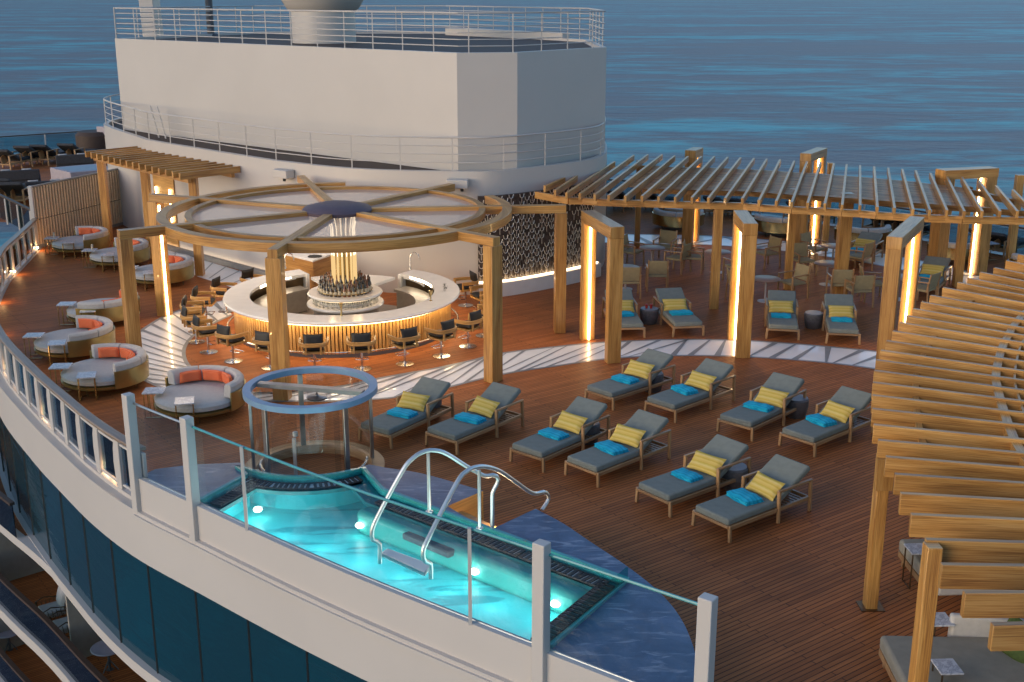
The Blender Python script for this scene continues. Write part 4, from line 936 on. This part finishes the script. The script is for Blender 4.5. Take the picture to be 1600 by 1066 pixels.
scn = thing('slat_screen', 'pale vertical slat screen wall with a white end frame behind the far daybeds', 'screen', tuple(at(57, 388)))
s0 = P2(at(58, 388), 0); s1 = P2(at(214, 345), 0); d = (s1-s0).normalized(); n = Vector((d.y, -d.x, 0)); L = (s1-s0).length
k = MB(); k.beam(P2(s0-n*.03, 1.13), P2(s1-n*.03, 1.13), .05, 2.2); k.build('back_panel', plain('screen_backing', (.13, .085, .055), .6), scn, smooth=0)
for z0, z1, nm in ((.12, 1.02, 'lower_slats'), (1.05, 2.22, 'upper_slats')):
    k = MB(); N = int(L/.15)
    for i in range(N): p = s0+d*(.06+i*L/N)+n*.02; k.beam(P2(p, z0), P2(p, z1), .07, .07, ref=(n))
    k.build(nm, plain('pale_slat', (.78, .57, .36), .6), scn, smooth=0)
for p in (s0, s1): k = MB(); k.beam(P2(p, 0), P2(p, 2.3), .14, .14); k.build('end_post', M['white'], scn, bevel=.01)
k = MB(); k.beam(P2(s0, .06), P2(s1, .06), .1, .12); k.beam(P2(s0, 2.26), P2(s1, 2.26), .1, .06); k.build('edge_rail', M['curb'], scn)
dr = thing('brown_door', 'brown slatted door panel beside the slat screen', 'door', s1); k = MB(); s2 = P2(at(234, 374), 0); k.beam(P2(s1+(s2-s1).normalized()*.15, 1.1), P2(s2, 1.1), .06, 2.2); k.build('leaf', M['bronze'], dr); k = MB()
for i in range(9): p = (s1+(s2-s1).normalized()*.2).lerp(s2, i/8.6)+Vector((-.04, -.03, 0)); k.beam(P2(p, .1), P2(p, 2.15), .05, .04)
k.build('door_slats', M['oak'], dr)
wp = at(250, 345, 1.2); k = MB(); pth = [p for p in resample(Wc, .25) if -13.2 < p.x < -12.0]
k.wall([P2(p, 0) for p in offset(pth, -.06)], .0, 2.7, .05); tag(k.build('timber_wall_panel', M['oak2']), 'timber clad panel on the white wall under the small pergola', 'wall panel')
k = MB()
for i in (1, -2):
    p = offset(pth, -.1)[i]; k.beam(P2(p, 1.0), P2(p, 2.2), .04, .03)
tag(k.build('wall_light', M['led']), 'pair of slim lit strips on the timber wall panel', 'wall light')
# ================================================================== SUN LOUNGERS
def make_lounger(label, group, fab='greyfab', open_legs=True):
    t = thing('sun_lounger', label, 'sun lounger', (0, 0, 0), 0, group)      # foot end at -y, head at +y
    W, y0, yh, y1 = .4, -1.15, .12, .98
    k = MB()
    for s in (-1, 1): k.beam((s*W, y0, .25), (s*W, y1, .25), .05, .075)
    k.beam((-W, y0, .27), (W, y0, .27), .05, .05); k.beam((-W, y1, .25), (W, y1, .25), .05, .06); k.beam((-W, yh, .24), (W, yh, .24), .05, .05); k.beam((-W, .65, .22), (W, .65, .22), .05, .03)
    k.build('frame', M['teakf'], t, False, .008)
    for s in (-1, 1):
        for y, z in ((y0+.02, .3), (yh, .6), (y1, .6)): k = MB(); k.beam((s*(W+.03), y, 0), (s*(W+.012), y, z), .05, .06); k.build('leg', M['teakf'], t, False, .008)
        k = MB(); k.beam((s*(W+.015), yh-.03, .6), (s*(W+.015), y1+.03, .6), .055, .04); k.build('armrest', M['teakf'], t, False, .01)
    k = MB()
    for i in range(8): k.beam((-W+.03, .22+i*.095, .235), (W-.03, .22+i*.095, .235), .05, .02)
    k.build('slats', M['teakf'], t, False)
    def pad(a, b_, th, w):
        k = MB(); k.beam(a, b_, w, th, ref=(0, 0, 1)); return k
    pad((0, y0+.0, .35), (0, yh+.03, .35), .13, .78).build('mattress', M[fab], t, False, .035, 3)
    an = radians(28); L = .95; a = Vector((0, yh+.02, .38)); b_ = a+Vector((0, cos(an), sin(an)))*L
    pad(a, b_, .12, .78).build('back_mattress', M[fab], t, False, .035, 3)
    k = MB(); k.beam((0, .68, .25), b_-Vector((0, .22, .24)), .4, .03); k.build('back_prop', M['teakf'], t, False)
    return t
def make_pillow(label, mat, group, nm='lumbar_pillow'):
    t = MB().pillow(Matrix.Identity(4), .7, .4, .16, 14, ear=.07).build(nm, M[mat], None, False); tag(t, label, 'pillow', group); return t
def make_towel(label, group):
    k = MB()
    def lay(z, w, d, th, ox):
        k.grid(lambda u, v: Vector((ox+(u-.5)*w, (v-.5)*d+.012*sin(u*9+z*40), z+th*(1-abs(2*v-1)**4)*(1-abs(2*u-1)**6)+.008*sin(u*14+v*5))), 14, 8)
        k.grid(lambda u, v: Vector((ox+(u-.5)*w, (v-.5)*d+.012*sin(u*9+z*40), z-.004*0)), 14, 8)
    lay(0, .58, .38, .035, 0); lay(.03, .56, .36, .035, .005); lay(.06, .57, .35, .03, -.005)
    k.box((0, 0, .03), (.53, .33, .055))
    t = k.build('folded_towel', M['turq'], None, False); tag(t, label, 'towel', group); return t
lo = [  # left foot leg, right foot leg, description of the place
 ((558, 694), (616, 696), 'left of the drum with the champagne'), ((660, 699), (721, 707), 'right of the drum with the champagne'),
 ((794, 725), (853.5, 735), 'nearest the pool handrails'), ((881, 744), (937.6, 760), 'right of the drum with the brass tray'),
 ((910.5, 628), (963, 641), 'closest to the near pale path'), ((1004, 647), (1060, 660), 'at the centre, right of the path drum'),
 ((1120, 677), (1176.5, 687), 'left in the pair beside the curved pergola'), ((1218, 698), (1273, 713), 'right in the pair beside the curved pergola'),
 ((994, 785), (1048, 808), 'second nearest, left in the front pair'), ((1084, 822), (1139, 847), 'nearest of all, right in the front pair'),
 ((955, 529), (1010, 528), 'half hidden behind the left arch frame'), ((1051.6, 527), (1099, 525), 'right of the drum with red drinks'),
 ((1197.5, 529.5), (1247.6, 532), 'left of the drum beyond the path'), ((1291, 536.5), (1342.6, 539), 'right of the drum beyond the path')]
lg = 'grey cushioned teak loungers on the open deck'
l0 = make_lounger('grey cushioned teak sun lounger '+lo[0][2], lg); p0 = make_pillow('x', 'yelfab', 'yellow pillows on the loungers'); t0 = make_towel('x', 'turquoise towels on the loungers')
def put_on(root_loc, rz, what, first, label, off, rot):
    o = what if first else what.copy()
    if not first: col.objects.link(o)
    Mx = Matrix.Translation(root_loc) @ Matrix.Rotation(rz, 4, 'Z') @ Matrix.Translation(off) @ rot
    o.matrix_world = Mx; o['label'] = label; return o
R36 = Matrix.Rotation(radians(44), 4, 'X')
for i, (a, c, lab) in enumerate(lo):
    A, B = at(*a), at(*c); d = (B-A).normalized()
    ang = atan2(d.y, d.x)
    if i < 10: ang = radians(-55.6)*.5+ang*.5 if False else (ang*.4+radians(-53)*.6)
    h = Vector((-sin(ang), cos(ang), 0)); mid = (A+B)/2; loc = mid+h*1.13; loc.z = .001
    if i == 0: l0.location = loc; l0.rotation_euler = (0, 0, ang)
    else: dup(l0, loc, ang, 'grey cushioned teak sun lounger '+lab)
    put_on(loc, ang, p0, i == 0, 'yellow striped pillow on the lounger '+lab, Vector((random.uniform(-.05, .05), .2, .57+random.uniform(-.02, .02))), Matrix.Rotation(random.uniform(-.12, .12), 4, 'Z') @ R36)
    put_on(loc, ang, t0, i == 0, 'folded turquoise towel on the lounger '+lab, Vector((random.uniform(-.05, .03), -.27, .42)), Matrix.Rotation(random.uniform(-.22, .22), 4, 'Z') @ Matrix.Diagonal((random.uniform(.9, 1.12), random.uniform(.88, 1.15), random.uniform(.8, 1.2), 1)))
# drums
dl_ = [((671, 657), 'dark stone drum table carrying a champagne bucket, between the two loungers beside the shower'), ((918, 699), 'dark stone drum table with a bright top between the middle pair of loungers'), ((1020, 617), 'dark stone drum table between the two loungers near the lit arch frame'),
  ((1246, 658), 'dark stone drum table between the two loungers nearest the curved pergola'), ((1147.5, 771), 'dark stone drum table between the two front loungers'), ((1015, 511), 'dark stone drum table with red drinks between the far left loungers'), ((1273, 518), 'dark stone drum table between the far loungers under the long pergola')]
drum0 = None; DR = []
for (px, py), lab in dl_:
    p = at(px, py-3)+Vector((0, .2, 0)); DR.append(p)
    if drum0 is None:
        drum0 = thing('drum_table', lab, 'side table', p, 0, 'stone drum tables between the loungers')
        k = MB(); k.lathe([(0, 0), (.2, 0), (.22, .02), (.265, .25), (.27, .4), (.25, .425), (0, .425)], n=36); k.build('body', M['drum'], drum0, False)
        k = MB(); k.lathe([(0, .426), (.245, .426), (.245, .44), (0, .44)], n=36); k.build('top', plain('slate_top', (.2, .21, .24), .3), drum0, False)
    else: dup(drum0, p, random.random()*6, lab)
d = DR[0]; t = thing('champagne_bucket', 'metal champagne bucket with an open rim on the drum beside the shower loungers', 'ice bucket', (d.x+.02, d.y-.02, .44)); k = MB(); k.lathe([(0, 0), (.07, 0), (.09, .16), (.095, .16), (.075, .0)], n=18); k.build('bucket', M['steel'], t, False)
t = thing('champagne_bottle', 'tilted champagne bottle standing in the metal bucket', 'bottle', (d.x+.02, d.y-.02, .47)); k = MB(); k.lathe([(0, 0), (.035, 0), (.038, .16), (.016, .23), (.014, .32), (0, .32)], n=12); k.xf(Matrix.Rotation(.35, 4, 'Y')); k.build('glass_body', M['bottle'], t, False); k = MB(); k.lathe([(.017, .23), (.017, .33), (0, .33)], n=10); k.xf(Matrix.Rotation(.35, 4, 'Y')); k.build('foil', M['label'], t, False)
for i, (ox, oy, lb) in enumerate([(-.13, .05, 'stemmed champagne glass left of the bucket on the drum'), (.14, .08, 'stemmed champagne glass right of the bucket on the drum')]):
    k = MB(); k.lathe([(0, 0), (.035, 0), (.005, .01), (.005, .1), (.025, .14), (.028, .24)], n=12); o = k.build('champagne_glass', M['glassware'], None, False); o.location = (d.x+ox, d.y+oy, .44); tag(o, lb, 'glass', 'champagne glasses on the drum')
d = DR[5]
for ox, lb in ((-.08, 'left red drink on the drum between the far left loungers'), (.05, 'right red drink on the drum between the far left loungers')):
    k = MB(); k.lathe([(0, 0), (.035, 0), (.045, .12), (0, .12)], n=14); o = k.build('red_drink', M['red'], None, False); o.location = (d.x+ox, d.y, .44); tag(o, lb, 'drink', 'red drinks on the far drum')
d = DR[1]; t = thing('brass_lantern', 'low brass tray lamp on the drum between the middle loungers', 'tray', (d.x, d.y, .44)); k = MB(); k.lathe([(0, 0), (.11, 0), (.12, .02), (.1, .01), (0, .012)], n=20); k.build('tray', M['brass'], t, False)

# ================================================================== ROUND DAYBEDS
def make_daybed(label, group, shell, far=False):
    t = thing('round_daybed', label, 'daybed', (0, 0, 0), 0, group)       # back rest centred on +x
    k = MB(); k.lathe([(0, .16), (.9, .16), (.97, .2), (.98, .26), (.9, .28), (0, .28)], n=56); k.build('base', shell, t, False)
    k = MB(); k.lathe([(0, .28), (.9, .28), (.96, .31), (.97, .4), (.92, .45), (.8, .465), (0, .47)], n=56); k.build('mattress', M['cream'], t, False)
    k = MB(); k.lathe([(.985, .2), (1.02, .2), (1.04, .62), (1.005, .62), (.985, .2)], n=48, a0=radians(-92), a1=radians(92)); k.build('metal_shell', shell, t, False)
    for a0, a1 in ((-90, -46), (-45, -1), (1, 45), (46, 90)):
        k = MB(); k.lathe([(.76, .47), (.98, .47), (1.0, .74), (.96, .79), (.84, .79), (.79, .74), (.76, .47)], n=14, a0=radians(a0), a1=radians(a1)); k.build('back_cushion', M['cream'], t, False, .02)
    for a in (45, 135, 225, 315): k = MB(); k.tube([(.8*cos(radians(a)), .8*sin(radians(a)), 0), (.82*cos(radians(a)), .82*sin(radians(a)), .17)], .018, 6); k.build('leg', M['bronze'], t, False)
    return t
def make_ctable(label, group):
    t = thing('daybed_side_table', label, 'side table', (0, 0, 0), 0, group)
    k = MB(); k.box((0, 0, .575), (.46, .42, .03)); k.build('marble_top', M['wmarble'], t, False, .006)
    k = MB(); k.tube([(-.2, -.18, .55), (-.2, -.18, .012), (.2, -.18, .012), (.2, .18, .012), (-.2, .18, .012), (-.2, .18, .55)], .012, 6); k.tube([(-.08, -.18, .55), (-.08, -.18, .012)], .012, 6); k.tube([(-.08, .18, .55), (-.08, .18, .012)], .012, 6); k.build('brass_frame', M['brass'], t, False); return t
def make_bolster(label):
    k = MB(); 
    for sg in (1, -1):
        def f(u, v):
            a = radians(-21.5+43*u); e = max(0, 1-(2*u-1)**6)*max(0, 1-(2*v-1)**6); r_ = .68+sg*.07*e**.5-.03*(v-.5); return Vector((r_*cos(a), r_*sin(a), .5+.27*v))
        k.grid(f, 12, 8)
    o = k.build('coral_pillow', M['coral'], None, False); tag(o, label, 'pillow', 'coral pillows on the round daybeds'); return o
beds = [((125, 375), 28, 'nearest the slat screen'), ((186, 394), 26, 'second from the slat screen'), ((252, 421), 26, 'third from the slat screen'),
  ((160, 478), -22, 'fourth from the slat screen'), ((115, 527), 14, 'third from the shower'), ((162, 575), 34, 'second from the shower'), ((311, 613), 58, 'nearest the shower')]
gshell = M['brass']; gd = 'round daybeds along the left deck rail'
bed0 = make_daybed('round cream daybed '+beds[0][2], gd, plain('gold_olive_shell', (.42, .33, .13), .32, .85, .12, 3)); pil0 = make_bolster('x'); ct0 = make_ctable('x', 'marble topped side tables by the daybeds')
fst = True; tb = True
for i, ((px, py), ang, lab) in enumerate(beds):
    p = at(px, py, .45); loc = Vector((p.x, p.y, .001)); rz = radians(ang)
    if i == 0: bed0.location = loc; bed0.rotation_euler = (0, 0, rz)
    else: dup(bed0, loc, rz, 'round cream daybed '+lab)
    for j, (a, w) in enumerate(((62, 'left'), (17, 'middle'), (-28, 'right'))):
        o = pil0 if fst else pil0.copy()
        if not fst: col.objects.link(o)
        fst = False; o.location = loc; o.rotation_euler = (0, 0, rz+radians(a)); o['label'] = 'coral dotted %s pillow on the round daybed %s' % (w, lab)
    for j, (a, w) in enumerate(((196, 'left'), (266, 'right'))):
        a -= ang
        q = loc+Vector((cos(rz+radians(a)), sin(rz+radians(a)), 0))*.95; rr = rz+radians(a)+radians(180)+(.3 if j else -.2)
        lb = 'marble topped side table %s of the round daybed %s' % (w, lab)
        if tb: ct0.location = q; ct0.rotation_euler = (0, 0, rr); ct0['label'] = lb; tb = False
        else: dup(ct0, q, rr, lb)
        if j == 0 and i in (0, 1, 2):
            k = MB(); k.lathe([(0, 0), (.035, 0), (.04, .16), (.03, .17), (0, .17)], n=12); o = k.build('candle_glass', M['label'], None, False); o.location = q+Vector((.08, .05, .59)); tag(o, 'pale candle glass beside the round daybed '+lab, 'candle', 'candle glasses on the side tables')
# far gold daybeds with their backs to the pergola
fb = [((1060, 335), -103, 'far round daybed with a bright brass back, first from the white block'), ((1219, 344), -98, 'far round daybed with a bright brass back, second from the white block'), ((1348, 360), -95, 'far round daybed with a brass back, third from the white block'), ((1495, 383), -88, 'far round daybed with a bright brass back, behind the right hand far arch frame'), ((1622, 405), -80, 'far round daybed cut by the right edge of the picture')]
brass2 = plain('polished_brass_shell', (.55, .4, .16), .2, 1, .06, 4)
fb0 = make_daybed(fb[0][2], 'brass backed daybeds on the far side', brass2)
for i, ((px, py), ang, lab) in enumerate(fb):
    p = at(px, py, .55); loc = Vector((p.x, p.y, .001))
    if i == 0: fb0.location = loc; fb0.rotation_euler = (0, 0, radians(ang))
    else: dup(fb0, loc, radians(ang), lab)
q = at(1544, 405); dup(ct0, (q.x, q.y, 0), .3, 'marble topped side table by the brass daybed at the far right arch', 'marble topped side tables by the daybeds')
# far dark loungers along the rails
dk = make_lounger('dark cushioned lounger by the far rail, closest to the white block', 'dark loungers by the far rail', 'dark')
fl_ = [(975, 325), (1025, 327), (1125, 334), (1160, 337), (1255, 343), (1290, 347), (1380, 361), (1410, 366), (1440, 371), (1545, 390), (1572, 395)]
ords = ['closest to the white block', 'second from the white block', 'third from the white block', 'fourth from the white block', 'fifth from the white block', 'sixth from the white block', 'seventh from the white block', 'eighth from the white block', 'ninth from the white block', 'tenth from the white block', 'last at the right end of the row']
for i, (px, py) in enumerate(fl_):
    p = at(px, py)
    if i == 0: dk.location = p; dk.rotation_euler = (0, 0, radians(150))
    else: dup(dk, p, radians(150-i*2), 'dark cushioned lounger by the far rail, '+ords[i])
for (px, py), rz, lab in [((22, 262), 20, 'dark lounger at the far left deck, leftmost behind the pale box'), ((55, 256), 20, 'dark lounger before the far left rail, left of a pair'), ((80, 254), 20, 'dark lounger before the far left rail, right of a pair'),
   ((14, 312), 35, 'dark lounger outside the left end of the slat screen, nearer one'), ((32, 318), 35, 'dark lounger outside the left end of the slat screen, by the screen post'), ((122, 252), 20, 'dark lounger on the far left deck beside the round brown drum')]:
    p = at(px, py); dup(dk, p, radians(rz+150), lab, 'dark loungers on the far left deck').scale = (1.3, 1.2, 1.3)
for (px, py), rz, lab in [((1345, 408), -35, 'behind the dining chairs'), ((1452, 452), -30, 'between far arch frame and curved pergola')]:
    p = at(px, py); ang = radians(rz); dup(l0, p, ang, 'grey cushioned teak sun lounger '+lab, lg)
    put_on(p, ang, p0, False, 'yellow striped pillow on the lounger '+lab, Vector((0, .2, .59)), R36); put_on(p, ang, t0, False, 'folded turquoise towel on the lounger '+lab, Vector((0, -.27, .42)), Matrix.Identity(4))
# rails at the far edges
def glassrail(label, pts, h=1.1, step=2.2):
    pts = [P2(p, 0) for p in pts]; t = thing('glass_railing', label, 'railing', pts[0])
    k = MB(); k.wall(pts, h-.06, h, .12); k.build('handrail', M['brownrail'], t)
    k = MB(); k.wall(offset(pts, .05), .08, h-.08, .015); k.build('glass', M['railglass'], t)
    for p in resample(pts, step): k = MB(); k.beam(P2(p, 0), P2(p, h-.05), .1, .06); k.build('post', M['white'], t)
    return t
glassrail('glass railing with a brown handrail at the far left edge of the deck', far_l, 1.1, 3.6)
glassrail('glass railing along the far right edge of the deck behind the brass daybeds', far_r, 1.1, 2.4)
glassrail('white railing outside the left end of the slat screen', [at(-30, 322, .0)+Vector((0, 0, 0)), at(0, 344), at(52, 372)], 1.1, 1.6)
# far left deck: pale box, sofas, drum
t = thing('pale_planter_box', 'large pale purple box with an open top on the far left deck', 'planter box', tuple(at(105, 290)))
p = [at(78, 262, .9), at(110, 270, .9), at(186, 264, .9), at(150, 256, .9)]; k = MB(); k.prism([xy(v) for v in p], 0, .9); k.build('box', M['pinkwall'], t, smooth=0)
cc = sum(p, Vector((0, 0, 0)))/4; k = MB(); k.prism([xy(cc.lerp(v, .8)) for v in p], .9, .905); k.build('soil_inset', plain('blue_inset', (.2, .25, .32), .4), t, smooth=0)
def darksofa(px, py, rz, lab):
    p = at(px, py); t = thing('dark_sofa', lab, 'sofa', p, radians(rz), 'dark sofas on the far left deck')
    k = MB(); k.box((0, 0, .22), (1.9, .9, .4)); k.build('seat', M['dark'], t, False, .05, 3); k = MB(); k.box((0, -.4, .5), (1.9, .18, .5)); k.build('backrest', M['dark'], t, False, .05, 3)
    for i, x in enumerate((-.6, .35)): k = MB(); k.pillow(Matrix.Translation((x, -.2, .6)) @ Matrix.Rotation(radians(65), 4, 'X'), .45, .4, .16); k.build('cushion', M['cream'], t, False)
darksofa(32, 288, 20, 'dark sofa with pale cushions at the far left, leftmost'); darksofa(76, 306, 20, 'dark sofa with pale cushions behind the slat screen'); darksofa(118, 262, 20, 'dark sofa behind the pale box on the far left deck')
t = thing('brown_round_housing', 'brown round housing at the left end of the white wall', 'housing', tuple(at(150, 240))); p = at(152, 243); k = MB(); k.lathe([(0, 0), (1.1, 0), (1.1, 1.2), (.9, 1.4), (0, 1.4)], (p.x, p.y, 0), 28); k.build('shell', M['browndeck'], t)
p = at(170, 245); k = MB(); k.box((p.x+.2, p.y, .85), (1.6, .5, 1.7), radians(-30)); tag(k.build('white_locker', M['pinkwall'], bevel=.02), 'white locker at the left end of the white wall', 'locker')

# ================================================================== DINING SET
def make_chair(label):
    t = thing('dining_chair', label, 'dining chair', (0, 0, 0), 0, 'olive dining chairs under the long pergola'); t.scale = (1.2, 1.2, 1.22)     # faces +y
    k = MB(); k.box((0, 0, .4), (.5, .48, .06)); k.build('seat', M['olive'], t, False, .015)
    k = MB(); k.beam((0, -.24, .45), (0, -.31, .82), .48, .03, ref=(0, 1, 0)); k.build('backrest', M['olive'], t, False, .012)
    for s in (-1, 1):
        k = MB(); k.beam((s*.27, .25, 0), (s*.27, .23, .6), .035, .04); k.build('leg', M['teakf'], t, False); k = MB(); k.beam((s*.27, -.3, 0), (s*.26, -.27, .62), .035, .04); k.build('leg', M['teakf'], t, False)
        k = MB(); k.beam((s*.27, .26, .6), (s*.26, -.32, .62), .045, .03); k.build('armrest', M['teakf'], t, False, .006)
        k = MB(); k.beam((s*.255, -.24, .4), (s*.25, -.32, .84), .03, .035); k.build('back_stile', M['teakf'], t, False)
    return t
def make_table(label):
    t = thing('dining_table', label, 'dining table', (0, 0, 0), 0, 'round pedestal tables under the long pergola'); t.scale = (1.05, 1.05, 1.15)
    k = MB(); k.lathe([(0, .6), (.4, .6), (.42, .615), (.4, .63), (0, .63)], n=32); k.build('tabletop', M['tabletop'], t, False)
    k = MB(); k.lathe([(0, 0), (.22, 0), (.22, .015), (.03, .03), (.025, .6), (0, .6)], n=20); k.build('pedestal', plain('pale_pedestal', (.5, .42, .38), .4), t, False); return t
tabs = [((1018, 421), 'round pink topped table nearest the chain wall'), ((977, 454), 'round pink topped table behind the lit arch frame'), ((1195, 473), 'round pink topped table beside the edge on arch frame'), ((1291, 447), 'round pink topped table left of the thick pergola post'), ((1300, 418), 'round pink topped table at the back, behind the thick pergola post'), ((1120, 428), 'round pink topped table between the slim pergola posts'), ((1402, 470), 'round pink topped table near the right arch frame')]
tab0 = make_table(tabs[0][1]); TP = []
for i, ((px, py), lab) in enumerate(tabs):
    p = at(px, py-2); TP.append(p)
    if i == 0: tab0.location = p
    else: dup(tab0, p, 0, lab)
chs = [((990, 418), 0, 'olive dining chair left of the table nearest the chain wall'), ((982, 466), 1, 'olive dining chair turned away, just right of the left arch frame'), ((1026, 455), 0, 'olive dining chair in front of the table nearest the chain wall'), ((1057, 428), 0, 'olive dining chair right of the table nearest the chain wall'), ((1038, 410), 0, 'olive dining chair behind the table nearest the chain wall'),
  ((1102, 428), 5, 'olive dining chair just left of the slim pergola posts'), ((1168, 474), 2, 'olive dining chair left of the table beside the edge on arch frame'), ((1237, 468), 2, 'olive dining chair right of the table beside the edge on arch frame'), ((1196, 420), 5, 'olive dining chair behind the edge on arch frame, at the back'), ((1254, 432), 3, 'olive dining chair left of the thick pergola post'),
  ((1284, 416), 4, 'olive dining chair facing the viewer beyond the thick pergola post'), ((1340, 480), 3, 'olive dining chair right of the thick pergola post, nearest the far drum'), ((1368, 470), 6, 'olive dining chair with its back to the right arch frame'), ((1340, 426), 4, 'olive dining chair at the back right under the long pergola'), ((1310, 470), 3, 'olive dining chair half behind the thick pergola post'), ((1150, 442), 5, 'olive dining chair in the shade left of the edge on arch frame'), ((1438, 478), 6, 'olive dining chair nearest the curved pergola')]
ch0 = make_chair(chs[0][2])
for i, ((px, py), ti, lab) in enumerate(chs):
    p = at(px, py-3); d = TP[ti]-p; rz = atan2(d.y, d.x)-pi/2
    if d.length < .78: p = TP[ti]-d.normalized()*.78
    if i == 0: ch0.location = p; ch0.rotation_euler = (0, 0, rz)
    else: dup(ch0, p, rz, lab)

# ================================================================== LOUNGE UNDER THE CURVED PERGOLA
def sofa(p, rz, w, d, lab):
    t = thing('lounge_sofa', lab, 'sofa', p, rz, 'grey lounge sofas under the curved pergola')
    k = MB(); k.box((0, 0, .2), (w, d, .1)); k.build('timber_base', M['teakf'], t, False)
    for sx in (-1, 1):
        for sy in (-1, 1): k = MB(); k.beam((sx*(w/2-.08), sy*(d/2-.08), 0), (sx*(w/2-.08), sy*(d/2-.08), .16), .06, .06); k.build('leg', M['teakf'], t, False)
    k = MB(); k.box((0, 0, .36), (w+.02, d+.02, .22)); k.build('seat_cushion', M['taupe'], t, False, .06, 4)
    k = MB(); pr = [(w/2-.3, d/2+.1), (w/2+.05, d/2+.08), (w/2+.12, d/2-.1), (w/2+.12, -d/2+.1), (w/2+.05, -d/2-.08), (w/2-.3, -d/2-.1)]; k.wall([Vector((x, y, 0)) for x, y in pr], .1, .68, -.07); k.build('shell_back', M['cream'], t, False, .03, 3); return t
s_p = at(1500, 1040, .45); sofa((s_p.x+.25, s_p.y+.1, 0), radians(-2), 2.2, 1.25, 'large grey lounge sofa with a cream shell at the bottom right corner')
s_p = at(1440, 862, .45); sofa((s_p.x+.75, s_p.y, 0), radians(2), 1.9, .95, 'grey lounge sofa with a cream shell half hidden by the rafters, behind the pergola post')
def side_marble(px, py, lab):
    p = at(px, py, .62); t = thing('marble_side_table', lab, 'side table', (p.x, p.y, 0), 0.05, 'marble side tables by the lounge sofas')
    k = MB(); k.box((0, 0, .62), (.3, .36, .025)); k.build('marble_top', M['wmarble'], t, False, .005); k = MB(); k.tube([(-.12, -.15, .6), (-.12, -.15, .01), (-.12, .15, .01), (-.12, .15, .6)], .012, 6); k.build('frame', M['bronze'], t, False)
side_marble(1468, 968, 'white marble side table between the two lounge sofas'); side_marble(1480, 1042, 'white marble side table on the near lounge sofa by the bottom right post'); side_marble(1433, 858, 'white marble side table at the far lounge sofa behind the post')
k = MB(); p = at(1592, 1000, .7); o = MB().pillow(Matrix.Identity(4), .55, .55, .2, 14).build('green_pillow', M['green'], None, False); o.location = (p.x, p.y, .68); o.rotation_euler = (radians(70), radians(15), radians(-55)); tag(o, 'dark green pillow at the right edge on the near lounge sofa', 'pillow')
k = MB(); p = at(1470, 881, .9); q = at(1640, 876, .9); k.prism([xy(p), xy(q), xy(q+Vector((.2, .5, 0))), xy(p+Vector((0, .5, 0)))], .35, .9); tag(k.build('cream_partition', M['cream'], None, bevel=.05, seg=3), 'low cream upholstered partition with rounded corners under the curved pergola', 'partition')

k = MB(); p = at(1488, 962, .75); q = at(1640, 975, .75); k.prism([xy(p), xy(q), xy(q+Vector((0, .12, 0))), xy(p+Vector((0, .12, 0)))], .3, .75); tag(k.build('cream_partition', M['cream'], None, bevel=.04, seg=3), 'thin cream upholstered backrest screen behind the near lounge sofa', 'partition')
# ================================================================== LIGHT
def lamp(name, loc, power, color, r=.06, typ='POINT', **k):
    ld = bpy.data.lights.new(name, typ); ld.energy = power; ld.color = color
    if typ != 'AREA': ld.shadow_soft_size = r
    o = bpy.data.objects.new(name, ld); col.objects.link(o); o.location = loc
    for a, b_ in k.items(): setattr(ld, a, b_)
    return o
for p, w in LAMPS: lamp('rail_lamp_light', p, w, (1, .55, .22), .03)
PQ = [POOLL[0].lerp(POOLL[3], i/7) for i in range(8)]
for p in PQ: lamp('pool_fill_light', P2(p+bn*.3, .3), PL_W/2, (1, 1, .97), .5)  # unseen lights, more than the lamps, added along the pool for an even glow
lamp('step_lamp_light', STEPL, 5, (1, .75, .45), .05)
lamp('column_light', (IC.x, IC.y, 2.1), 60, (1, .66, .32), .45)
sun_el, sun_dir = radians(SUN_EL), Vector((-.83, -.56, 0)).normalized()
sd = bpy.data.lights.new('sun', 'SUN'); sd.energy = SUN_E; sd.angle = radians(SUN_A); sd.color = SUN_C
so = bpy.data.objects.new('sun', sd); col.objects.link(so); so.location = (-30, -30, 40)
so.rotation_euler = (-(sun_dir*cos(sun_el)+Vector((0, 0, sin(sun_el))))).to_track_quat('-Z', 'Y').to_euler()
w = bpy.data.worlds.new('World'); sc.world = w; w.use_nodes = True; nt = w.node_tree; bg = nt.nodes['Background']
sk = nt.nodes.new('ShaderNodeTexSky'); sk.sky_type = 'NISHITA'; sk.sun_disc = False; sk.sun_elevation = sun_el; sk.sun_rotation = atan2(sun_dir.x, sun_dir.y)
sk.ozone_density = 3.0; sk.air_density = 1.0; sk.dust_density = 1.0
nt.links.new(sk.outputs[0], bg.inputs['Color']); bg.inputs['Strength'].default_value = SKY_S
vs = sc.view_settings; vs.view_transform = 'Standard'; vs.look = 'None'; vs.exposure = EXPO; vs.gamma = 1
sc.cycles.max_bounces = 8; sc.cycles.transparent_max_bounces = 24; sc.cycles.sample_clamp_indirect = 6; sc.cycles.caustics_reflective = False; sc.cycles.caustics_refractive = False
